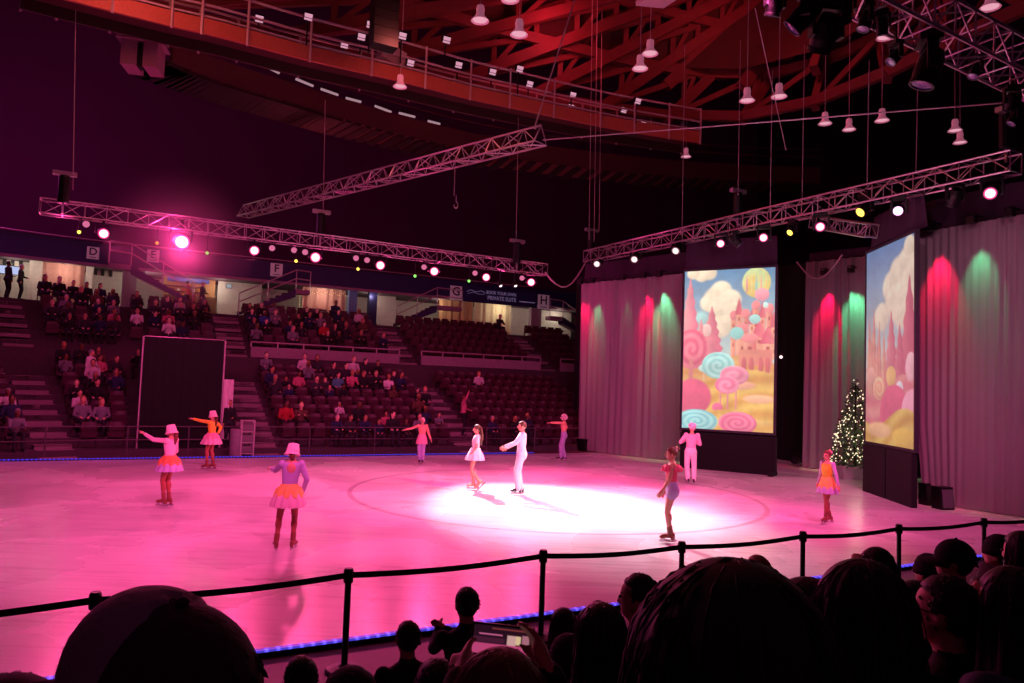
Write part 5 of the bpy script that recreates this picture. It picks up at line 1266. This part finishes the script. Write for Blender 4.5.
for sec in SECS:
    for r in range(len(ROWS)):
        s, z = ROWS[r]; cnt = 0
        for u in seats_in_row(sec, r):
            p = bowl(u, s + .1, z); yaw = bowl_yaw(u) + PI; px, py = proj(p + Vector((0, 0, .5)))
            if px < -6 or px > 600: continue
            occ = rnd.random() < density(sec, r, u) and nper < 285 and px > 2 and px < 572
            if occ:
                cnt += 1; nper += 1
                top = rnd.choices([t for t, _ in TOPS], (9, 11, 6, 3, 2.4, 1.3, 1.6, .7, .5, 2, 1.2, .12))[0]; pose = rnd.choice(list(CRP)); k = rnd.choice((1, 1, 1.02, .95, .9, .72, .78)); k = max(k, .9) if sec[0] != 'D' or r > 6 else k
                rown = rowname(r)
                put(CRP[pose], p + Vector((0, 0, .0)), yaw + rnd.uniform(-.25, .25), k, top, 'spectator in %s top %s, %s, %s from left' % (top, sec[3], rown, ORD[cnt - 1]), skin=rnd.choice(SKN), hair=rnd.choice(HRS))
            seats.append((p, yaw, occ, sec, r, p.length))
print('crowd', nper, 'seats', len(seats))
order = sorted(range(len(seats)), key=lambda i: seats[i][5]); ind = set(order[:300]); rest = MB(); rnames = {}
for i, (p, yaw, occ, sec, r, d) in enumerate(seats):
    if i in ind:
        o = bpy.data.objects.new('stadium_seat', ME_DN if occ else ME_UP); COL.objects.link(o); o.location = p; o.rotation_euler = (0, 0, yaw)
        tag(o, 'maroon stadium seat %s, %s' % (sec[3], rowname(r)), 'seat', 'maroon seats %s, %s' % (sec[3], rowname(r)))
    else:
        src = SEAT_DN if occ else SEAT_UP; R = Matrix.Rotation(yaw, 3, 'Z'); rest.add([p + R @ Vector(v) for v in src.v], src.f)
o = rest.build('stadium_seats', M_maroon); tag(o, 'the many farther maroon seats filling the upper rows of the stands', 'seats', kind='stuff')
# standing people in the far stands
def bst(px, py, s, me, top, k, lab, rz=0, zf=None):
    u, z, p = Q(px, py, s); put(me, (p.x, p.y, zf if zf is not None else z), bowl_yaw(u) + PI + rz, k, top, lab, pants=TM['black'])
bst(90, 372, 4.25, ST, 'white', 1.0, 'spectator standing in a long white coat in the stand under sign D', .8, .2 + .31 * 5)
bst(463, 424, 1.0, STU, 'rose', 1.0, 'person standing with raised arm on the empty stand steps at the centre', 1.0, .2 + .31 * 1)
bst(6, 300, 12.75, ST, 'black', 1.0, 'person standing on the concourse at the far left edge, left one', 2.0, 5.65); bst(19, 300, 12.75, ST, 'black', .95, 'person standing on the concourse at the far left edge, right one', 1.2, 5.65)
bst(202, 300, 12.7, ST, 'black', .95, 'dark standing figure before the lit kiosk on the concourse', 1.0, 5.65); bst(187, 300, 12.75, ST, 'orange', .95, 'figure in warm top before the kiosk at the foot of stairs E', 2, 5.65)
q = bowl(Q(228, 440, -.1)[0], -.05, .2); put(ST, q, A + PI, .98, 'black', 'person in black standing between the black drape and the grey barrel')
# ================================================================== near audience platform, posts, people
PLAT = [(-2.5, 1.05, 1.15), (1.05, 1.5, .90), (1.5, 2.3, .62), (2.3, 3.3, .30)]
for k, (v0, v1, z) in enumerate(PLAT):
    mb = MB(); c = UV(3, (v0 + v1) / 2, z / 2); mb.box(c, (24, v1 - v0 - .002, z), rot=Matrix.Rotation(A, 3, 'Z')); struct('floor_riser', mb, M_conc)
def plat(v):
    for v0, v1, z in PLAT:
        if v < v1: return z
    return -.02
posts = [P(96, 588, 5.94), P(349, 566, 6.95), P(543.5, 548, 8.0), P(682, 540, 8.7), P(803, 530, 9.6), P(899, 523, 10.4), P(984, 517, 11.2)]
d_ = posts[0] - posts[1]; posts = [posts[0] + d_ * 1.0] + posts + [posts[-1] + (posts[-1] - posts[-2]) * k for k in (1, 2)]
for p in posts: p.z = 0
for k, p in enumerate(posts):
    nxt = posts[k + 1] if k + 1 < len(posts) else None
    d = (nxt - p) if nxt is not None else Vector((1, .5, 0))
    root = empty('stanchion', p + Vector((0, 0, -.02)), math.atan2(d.y, d.x), 'black belt stanchion post beside the ice, %s from the left' % ORD[k], 'stanchion', 'belt stanchions along the near edge of the ice')
    MB().lathe([(.001, 0), (.17, 0), (.175, .015), (.16, .03), (.06, .05), (.035, .07), (.001, .07)], 28).build('base', M_blackmetal, root)
    MB().lathe([(.001, .03), (.03, .03), (.03, .84), (.001, .84)], 16).build('post', M_blackmetal, root)
    MB().lathe([(.001, .80), (.042, .80), (.046, .82), (.046, .91), (.036, .93), (.001, .93)], 16).build('belt_head', M_blackmetal, root)
    if nxt is not None:
        mb = MB(); n = 14; Ln = d.length; vs = []; fs = []
        for i in range(n + 1):
            t = i / n; zz = .865 - .035 * math.sin(PI * t)
            for dz in (-.027, .027): vs += [(Ln * t, -.003, zz + dz), (Ln * t, .003, zz + dz)]
        for i in range(n):
            a = i * 4; fs += [(a, a + 4, a + 6, a + 2), (a + 1, a + 3, a + 7, a + 5), (a + 2, a + 6, a + 7, a + 3), (a, a + 1, a + 5, a + 4)]
        mb.add(vs, fs); mb.build('belt', mat('black webbing', '#120d12', .8), root)
# ---- near spectators
def ik(s, t, L1=.27, L2=.24, pole=(0, -.3, -1)):
    d = t - s; D = min(d.length, L1 + L2 - .005); d = d.normalized(); a = (L1 ** 2 - L2 ** 2 + D * D) / (2 * D); h = math.sqrt(max(0, L1 * L1 - a * a))
    p = Vector(pole); p = (p - d * p.dot(d)).normalized(); e = s + d * a + p * h; return e - s, (s + d * D) - e
FGM = {}
def fmat(n, c, **k): return mat('near ' + n, c, .85, var=.15, **k)
def hairmass(mb, hd, M, k, length, seed, wide=1.0, flare=.25):
    """one lock-streaked mass from the crown to the ends, open at the face, with fine loose strands"""
    rn = random.Random(seed); n = 84; rows = 26; ph = [rn.uniform(0, 6) for _ in range(8)]; vs = []; fs = []
    def P_(a, h, ex=0):
        cap_ = .125 * k
        if h < cap_: t = h / cap_ * PI / 2; r = math.sin(t); z = .118 * k * math.cos(t)
        else: r = 1.0 + flare * ((h - cap_) / max(length, .01)) ** .8; z = -(h - cap_)
        lock = .035 * math.sin(a * 9 + ph[0] + h * 6) + .022 * math.sin(a * 21 + ph[1] - h * 9) + .014 * math.sin(a * 37 + ph[2] + h * 14) + .03 * math.sin(a * 3 + ph[3] + h * 10)
        r *= 1 + lock * min(1, h / cap_ * .9) + ex
        face = max(0, math.sin(a)); f = 0
        if z < .05 * k and face > .55: f = min(1, (face - .55) * 4) * min(1, (.05 * k - z) / .03)
        r *= 1 - .42 * f
        return hd + M @ Vector((math.cos(a) * .094 * k * wide * r, math.sin(a) * .108 * k * r, z))
    H = .125 * k + length
    for i in range(rows + 1):
        for q in range(n):
            a = 2 * PI * q / n; hh = H * (i / rows) ** 1.15; hh *= 1 + (.05 * math.sin(a * 13 + ph[4]) + .04 * math.sin(a * 29 + ph[5])) * (i / rows) ** 3; vs.append(P_(a, hh))
    for i in range(rows):
        for q in range(n): fs.append((i * n + q, i * n + (q + 1) % n, (i + 1) * n + (q + 1) % n, (i + 1) * n + q))
    fs.append(tuple(rows * n + q for q in range(n))); mb.add(vs, fs)
    for q in range(110):
        a = rn.uniform(.8 * PI, 2.2 * PI); h0 = rn.uniform(0, H * .4); h1 = min(H * 1.04, h0 + rn.uniform(.1, .25)); e0 = rn.uniform(.005, .02); e1 = rn.uniform(.02, .09); da = rn.uniform(-.2, .2)
        mb.tube([P_(a + da * t, h0 + (h1 - h0) * t, e0 + (e1 - e0) * t) for t in (0, .25, .5, .75, 1)], [.0016, .0018, .0016, .0014, .0006], 4)
def fg(label, px, py, Y, k=None, yaw=A, top='#161219', hair='short', hairc=H_dark, head_turn=.0, hands=None, skin=None, lean=.0, vox=.013, extra=None, hat=0, torso_k=1, seed=1, hw=1.0):
    p = P(px, py, Y); v = p.dot(EV); z = plat(v); ztop = p.z - hat
    kk = (ztop - z) / 1.305
    root = empty('person', (p.x, p.y, z), yaw, label, 'person')
    Ri = Matrix.Rotation(-yaw, 3, 'Z'); arms = {}
    hz = 1.185
    root.location = Vector((p.x, p.y, z)) - Matrix.Rotation(yaw, 3, 'Z') @ Vector((0, lean * .65 + .02, 0)) * kk
    for i, tgt in (hands or {}).items():
        t = Ri @ (Vector(tgt) - root.location) / kk; s = Vector((i * .19, lean * .45, .955)); e, f_ = ik(s, t, pole=(i * .5, -.2, -1)); arms[i] = (e, f_, (-i, .2, 0))
    tm = mat('near top ' + top, top, .9, var=.15, bump=.2, bscale=25)
    me, hd, M = seated(arms=arms, lean=lean, head_turn=head_turn, vox=vox, name='body', fine=True, parent=root,
                       mats={'top': tm, 'pants': M_pants0, 'skin': skin or M_skin, 'shoe': M_bootd}); 
    root.scale = (kk,) * 3
    rn = random.Random(seed)
    if hair:
        mb = MB()
        def fn(x, y, zz):
            if y > .32 and zz < .5: return .85
            if zz < -.5 and y > -.15: return .82
            if zz < -.9: return .85
            return 1.0 + .025 * math.sin(x * 23 + zz * 17 + seed) + .02 * math.sin(y * 31)
        mb.ball(hd + M @ Vector((0, -.012, .025)), (.092, .11, .116), n=30, h=20, M=M, fn=fn)
        if hair == 'short':
            for q in range(150):
                d = nv((rn.uniform(-1, 1), rn.uniform(-1, .4), rn.uniform(-.3, 1))); c = hd + M @ Vector((d.x * .088, d.y * .106 - .012, d.z * .112 + .025)); e = c + M @ Vector((d.x * .010, d.y * .008 - .02, d.z * .006 - .014)); mb.tube([c, (c + e) / 2 + d * .003, e], [.006, .005, .001], 4)
        if hair == 'long': hairmass(mb, hd + M @ Vector((0, -.012, .025)), M, 1.06, .26, seed, hw)
        if hair == 'bob': hairmass(mb, hd + M @ Vector((0, -.012, .025)), M, 1.06, .15, seed, 1.04 * hw, .18)
        mb.build('hair', hairc, root, smooth=True)
    if extra: extra(root, hd, M)
    for i in (1, -1): MB().ball(hd + M @ Vector((i * .033, .092, .012)), (.014, .009, .009), n=8, h=6).build('eye', M_eye, root.children[0], smooth=True)
    return root
def cap(cm, tilt=0.0, visor=True, tall=0.0):
    def ex(root, hd, M):
        T = M @ Euler((tilt, 0, 0)).to_matrix(); c = hd + M @ Vector((0, -.012, .03)); mb = MB()
        def fn(x, y, z):
            s = 1.0 + tall * max(0, y) * max(0, z)
            return s if z > -.12 else .93
        mb.ball(c, (.102, .12, .118), n=28, h=18, M=T, fn=fn)
        o = mb.build('cap', cm, root, smooth=True)
        MB().ball(c + T @ Vector((0, -.005, .121)), (.009, .009, .006), n=10, h=6).build('button', cm, o, smooth=True)
        if tall:
            mb = MB(); mb.ball(c, (.102, .12, .118), n=36, h=24, M=T, fn=lambda x, y, z: (1.035 + tall * max(0, y) * max(0, z)) if (y > .05 and z > -.12) else .9)
            mb.build('front_panel', mat('lit cap panel', '#b98aa4', .9, bump=.2, bscale=60), o, smooth=True)  # panel colour lightened to paint the light its front catches
        if visor:
            vs = []; fs = []; n = 12
            for i in range(n + 1):
                a = PI * (.5 + (i / n - .5) * .9)
                for r, dz in ((1.0, -.005), (1.8, -.03 - .02 * abs(math.cos(a)))): vs.append(c + T @ Vector((math.cos(a) * .1 * (1 if r == 1 else 1.05), math.sin(a) * .118 * r, dz)))
            m0 = len(vs); vs += [v + Vector((0, 0, -.006)) for v in vs]
            for i in range(n): fs += [(2 * i, 2 * i + 1, 2 * i + 3, 2 * i + 2), (m0 + 2 * i + 2, m0 + 2 * i + 3, m0 + 2 * i + 1, m0 + 2 * i), (2 * i + 1, m0 + 2 * i + 1, m0 + 2 * i + 3, 2 * i + 3)]
            mb = MB(); mb.add(vs, fs); mb.build('visor', cm, o)
    return ex
def beanie(cm, pom=False):
    def ex(root, hd, M):
        c = hd + M @ Vector((0, -.012, .03)); mb = MB(); mb.lathe([(.002, .135), (.04, .128), (.078, .1), (.1, .055), (.106, .0), (.106, -.03), (.113, -.03), (.113, .02), (.107, .025)], 26, c, M=M @ Matrix.Diagonal((1, 1.12, 1)))
        o = mb.build('knit_hat', cm, root, smooth=True)
        if pom: MB().ball(c + M @ Vector((0, 0, .15)), .035, n=10, h=8).build('pompom', cm, o, smooth=True)
    return ex
def collar(cm, w=.16, h=1.0):
    def ex(root, hd, M):
        mb = MB(); mb.lathe([(.08, .1), (w * .75, .13), (w, .06), (w * 1.05, 0), (w * .9, -.08)], 22, hd + Vector((0, -.03, -.2))); mb.build('hood', cm, root, smooth=True)
    return ex
def both(*fs):
    def ex(*a):
        for f in fs: f(*a)
    return ex
M_capd = mat('dark mauve cap', '#4a2c3e', .9, bump=.2, bscale=60); M_coatd = mat('dark coat', '#18131a', .9); M_knit = mat('dark knit', '#1d1620', .95, bump=.4, bscale=80)
fg('person in dark cap seen from behind at bottom left, nearest the camera', 163, 597, .85, yaw=1.25, top='#1a141c', hairc=H_dark, hat=.03, vox=.008, extra=both(cap(M_capd, .1, tall=.35), collar(M_coatd, .2)))
fg('person with large dark tousled hair at bottom centre, nearest the camera', 730, 564, .79, yaw=.1, hat=.022, hw=1.08, top='#120e14', hair='long', hairc=mat('near dark hair', '#1a0f14', .6, var=.3, scale=30), vox=.008, seed=4)
fg('person with dark bob hair right of the big tousled head', 860, 571, 1.8, top='#120e14', hair='bob', seed=5)
fg('person with long dark hair left of the bob, half hidden by the big head', 806, 588, 1.9, top='#120e14', hair='long', seed=6)
fg('person with dark hair raising clapping hands left of the cap wearer', 876, 551, 5.7, top='#1a141c', hands={1: P(858, 572, 5.5), -1: P(853, 571, 5.5)}, hair='long', seed=7)
fg('person in dark cap with visor in profile at right, beside the post', 953, 541, 5.8, yaw=A + .2, head_turn=.28, top='#1b2032', hat=.015, extra=cap(M_knit), seed=8)
fg('person in dark knit hat between the clapping person and cap wearer', 928, 556, 6.3, top='#171219', hat=.02, extra=beanie(M_knit), seed=9)
fg('person in padded coat and knit hat right of the last post', 998, 537, 6.7, top='#2a1c28', head_turn=.25, hat=.02, extra=both(beanie(M_knit), collar(mat('padded collar', '#3a2834', .9), .17)), seed=10)
fg('person cut by the right picture edge behind the padded coat', 1021, 535, 5.9, top='#171219', hair='long', seed=11)
fg('person with short hair and glasses in profile at lower right', 944, 580, 2.9, yaw=A + .1, head_turn=.24, top='#100d12', seed=12, extra=lambda root, hd, M: (
    MB().tube([hd + M @ Vector((.033 + .022 * math.cos(t), .112, .01 + .018 * math.sin(t))) for t in np.linspace(0, 2 * PI, 13)], .0025, 5).tube([hd + M @ Vector((-.033 + .022 * math.cos(t), .112, .01 + .018 * math.sin(t))) for t in np.linspace(0, 2 * PI, 13)], .0025, 5).tube([hd + M @ Vector((.012, .113, .012)), hd + M @ Vector((-.012, .113, .012))], .0025, 5).tube([hd + M @ Vector((.055, .11, .015)), hd + M @ Vector((.09, .0, .01))], .0025, 5).tube([hd + M @ Vector((-.055, .11, .015)), hd + M @ Vector((-.09, .0, .01))], .0025, 5).build('glasses', M_blackmetal, root)))
fg('person with glasses in profile just left of the short haired one', 914, 586, 3.9, head_turn=.48, top='#171219', hair='bob', seed=13)
fg('person with long dark hair and grey jacket at the lower right edge', 1010, 574, 2.75, top='#4a5660', hair='long', seed=14, hands={-1: P(976, 622, 2.9), 1: P(1000, 632, 2.9)})
fg('person with dark hair between the glasses wearer and the grey jacket', 986, 579, 4.2, top='#1c161e', head_turn=.4, seed=15)
fg('boy with short dark hair clapping, left of the held phone', 467, 589, 5.4, yaw=A - .1, top='#120f16', hands={-1: P(438, 630, 5.72), 1: P(446, 629, 5.7)}, seed=16, vox=.011)
fg('child with short dark hair left of the clapping boy', 408, 623, 4.9, top='#17121a', seed=17)
fg('child with dark head low beside the leftmost floor stanchion base', 301, 659, 4.0, top='#17121a', seed=18)
fg('person in round dark hat at the bottom edge under the stanchion base', 350, 673, 2.7, top='#17121a', hat=.02, extra=beanie(M_knit), seed=19)
ph = P(502, 641, 1.92)
fg('person with auburn hair holding up the phone at bottom centre', 500, 656, 1.50, top='#1c1218', hair='bob', hairc=H_red, seed=20, vox=.009, hat=.01, hands={1: P(549, 672, 1.84), -1: P(458, 678, 1.84)})
fg('dark haired person at the bottom edge left of the auburn hair', 437, 663, 3.0, top='#17121a', seed=21)
fg('person with long hair in rose coat right of the held phone', 563, 611, 5.2, top='#5a2434', hair='long', seed=22)
fg('small child head behind the rose coat person', 598, 602, 6.0, top='#17121a', seed=23)
fg('person with long straight dark hair left of the big tousled head', 600, 609, 3.3, top='#120e14', hair='long', seed=24)
fg('person in fur trimmed hood below the rose coat person', 568, 637, 3.7, top='#2a2028', hat=.02, seed=25, extra=both(beanie(M_knit), collar(mat('fur trim', '#4a3640', .95, bump=.6, bscale=60), .15)))
fg('boy with tousled hair in profile just left of the big tousled head', 638, 577, 4.8, head_turn=.8, top='#15111a', seed=26)
fg('fair haired child whose head shows above the big tousled hair', 757, 557, 6.4, top='#4a3038', hairc=HRS[3], seed=27)
fg('person in dull violet hood cut by the bottom left corner', 12, 669, 1.7, top='#3a2436', hat=.03, seed=28, extra=lambda root, hd, M: MB().ball(hd + Vector((0, -.03, .0)), (.125, .14, .145), n=22, h=14, fn=lambda x, y, z: .85 if y > .5 else 1).build('hood', mat('violet hood', '#5a3450', .9), root, smooth=True))
# phone with its live picture
root = empty('phone', ph, .05, 'phone held up sideways filming the show, lit screen facing the camera', 'phone'); root.rotation_euler = (math.radians(-8), math.radians(5), .03)
w, h = .160, .078
MB().box((0, .004, 0), (w, .008, h)).build('case', M_blackmetal, root)
nx, ny = 48, 24; yy2, xx2 = np.mgrid[0:ny, 0:nx]; xa = xx2 / (nx - 1); ya = yy2 / (ny - 1)
im = np.ones((ny, nx, 3)) * rgb('#2a1020'); k_ = (ya > .62)[..., None]; im = np.where(k_, rgb('#c8487c'), im)
for x0, x1, y0, y1, c in ((.58, .74, .3, .64, '#d8a8a4'), (.74, .82, .28, .6, '#e8c89a'), (.84, .97, .22, .7, '#b07080'), (.0, .55, .42, .6, '#4a1c34'), (.1, .5, .3, .33, '#d86a9a'), (.3, .9, .06, .12, '#8a3a3a'), (.5, .62, .7, .86, '#fff0f4')):
    k_ = ((xa >= x0) & (xa <= x1) & (ya >= y0) & (ya <= y1))[..., None]; im = np.where(k_, rgb(c), im)
me = bpy.data.meshes.new('display'); vs = np.stack([(xa - .5) * (w - .012), np.full_like(xa, -.0012), (.5 - ya) * (h - .010)], -1).reshape(-1, 3)
me.from_pydata(vs.tolist(), [], [(j * nx + i, (j + 1) * nx + i, (j + 1) * nx + i + 1, j * nx + i + 1) for j in range(ny - 1) for i in range(nx - 1)])
at = me.color_attributes.new('paint', 'FLOAT_COLOR', 'POINT'); at.data.foreach_set('color', np.concatenate([im.reshape(-1, 3), np.ones((nx * ny, 1))], 1).astype(np.float32).ravel())
mm = bpy.data.materials.new('phone display'); mm.use_nodes = True; nt = mm.node_tree; bs = nt.nodes['Principled BSDF']; ca = nt.nodes.new('ShaderNodeAttribute'); ca.attribute_name = 'paint'
nt.links.new(ca.outputs['Color'], bs.inputs['Emission Color']); bs.inputs['Emission Strength'].default_value = .8; bs.inputs['Base Color'].default_value = (.02, .02, .02, 1); me.materials.append(mm)
o = bpy.data.objects.new('display', me); COL.objects.link(o); o.parent = root
# ================================================================== light
PINK = (1, .07, .29); PINK2 = (1, .10, .40); VIO = (.35, .12, 1)
for k, (px, py) in enumerate(((103, 233), (181, 241), (254, 250), (315, 257), (380, 265), (434, 271), (486, 277), (531, 282))):
    p = Vp(px, py + 5, 24.3); spot('pink_wash', p, UV(p.dot(EU) * .75 + 2.0, 15.0), 820, PINK, 92, 1, .15)
for k, (px, py) in enumerate(((721, 243), (764, 237), (821, 226), (899, 210), (992, 192))):
    p = Up(px, py + 6, 16.6); spot('pink_wash', p, UV(8, p.dot(EV) * .5 + 8), 1700, PINK, 84, 1, .15)
for u, tu, tv, pw in ((-1, 0, 22, 3000), (2.5, 5.5, 23, 3000), (6.5, 11, 23.5, 3000), (10.5, 15.5, 21, 2600), (12.5, 15.5, 16, 1700)):
    spot('front_wash', UV(u, 6.2, 7.4), UV(tu, tv - 2.8), pw * 1.1, PINK2, 74, .95, .2)
# fills added for the stage drapes, added points imitating far truss lamp spill
for u in (8, 13):
    spot('stage_fill', UV(u, 6.4, 7.5), UV(19, 17 if u == 8 else 12, 3.8), 1250 if u == 8 else 700, (1, .42, .60), 62, 1, .2)
for px, py in ((60, 226), (181, 247), (315, 262), (434, 276), (531, 287)):
    p = Vp(px, py + 6, 25.6); point('spill_fill', p, 140, (1, .06, .32), .3)
# bright white follow spots on the pair
ctr = G(556, 506)
spot('white_follow', Vp(430, 262, 24.0), ctr, 21000, (1, .93, .97), 31, 1, .06)
spot('white_follow', UV(13, 6.0, 7.8), G(555, 503), 9000, (1, .9, .94), 38, 1, .06)
spot('white_follow', Up(700, 240, 16.6), G(610, 505), 3200, (1, .85, .93), 40, 1, .1)
# point lights added to redden roof and walkway, violet for the left wall
point('roof_red', G(560, 40, 16.5) + Vector((0, -2, 0)), 240, (1, .06, .11), .5)
point('roof_red', APEX + Vector((-6, -5, -6)), 260, (1, .08, .10), .5)
point('roof_red', G(200, 10, 14) + Vector((0, -4.5, -.8)), 330, (1, .19, .15), .5)
point('roof_red', G(400, 70, 13.5) + Vector((1, -4.5, -.8)), 260, (1, .17, .15), .5)
point('wall_violet', UV(-6, 38, 12), 1000, (.75, .06, .5), 1.0)
point('ring_red', G(330, 190, 11.5) + Vector((0, -3, 0)), 160, (1, .09, .16), .5)
# haze ball added to imitate the brightest lamp's flare and haze glow
hp = Vp(181, 241, 24.7)
m = bpy.data.materials.new('glare haze'); m.use_nodes = True; nt = m.node_tree; nt.nodes.clear(); out = nt.nodes.new('ShaderNodeOutputMaterial')
vs_ = nt.nodes.new('ShaderNodeVolumeScatter'); vs_.inputs['Color'].default_value = (1, .8, .9, 1); vs_.inputs['Anisotropy'].default_value = .2
tc = nt.nodes.new('ShaderNodeTexCoord'); ln = nt.nodes.new('ShaderNodeVectorMath'); ln.operation = 'LENGTH'; nt.links.new(tc.outputs['Object'], ln.inputs[0])
mr = nt.nodes.new('ShaderNodeMapRange'); mr.inputs['From Max'].default_value = 2.3; mr.inputs['To Min'].default_value = .11; mr.inputs['To Max'].default_value = 0; nt.links.new(ln.outputs['Value'], mr.inputs['Value'])
nt.links.new(mr.outputs['Result'], vs_.inputs['Density']); nt.links.new(vs_.outputs[0], out.inputs['Volume'])
o = MB().ball((0, 0, 0), 2.3, n=24, h=16).build('glare_haze', m); o.location = hp
tag(o, 'added ball of pink haze for the glare of the biggest far truss lamp', 'haze', kind='stuff')
point('glare_point', hp + Vector((0, -.3, 0)), 160, (1, .05, .30), .12)  # added point light that makes the haze ball glow
w = bpy.data.worlds.new('hall'); SC.world = w; w.use_nodes = True
w.node_tree.nodes['Background'].inputs[0].default_value = (.34, .08, .24, 1); w.node_tree.nodes['Background'].inputs[1].default_value = .06  # faint mauve ambient added to lift the blacks
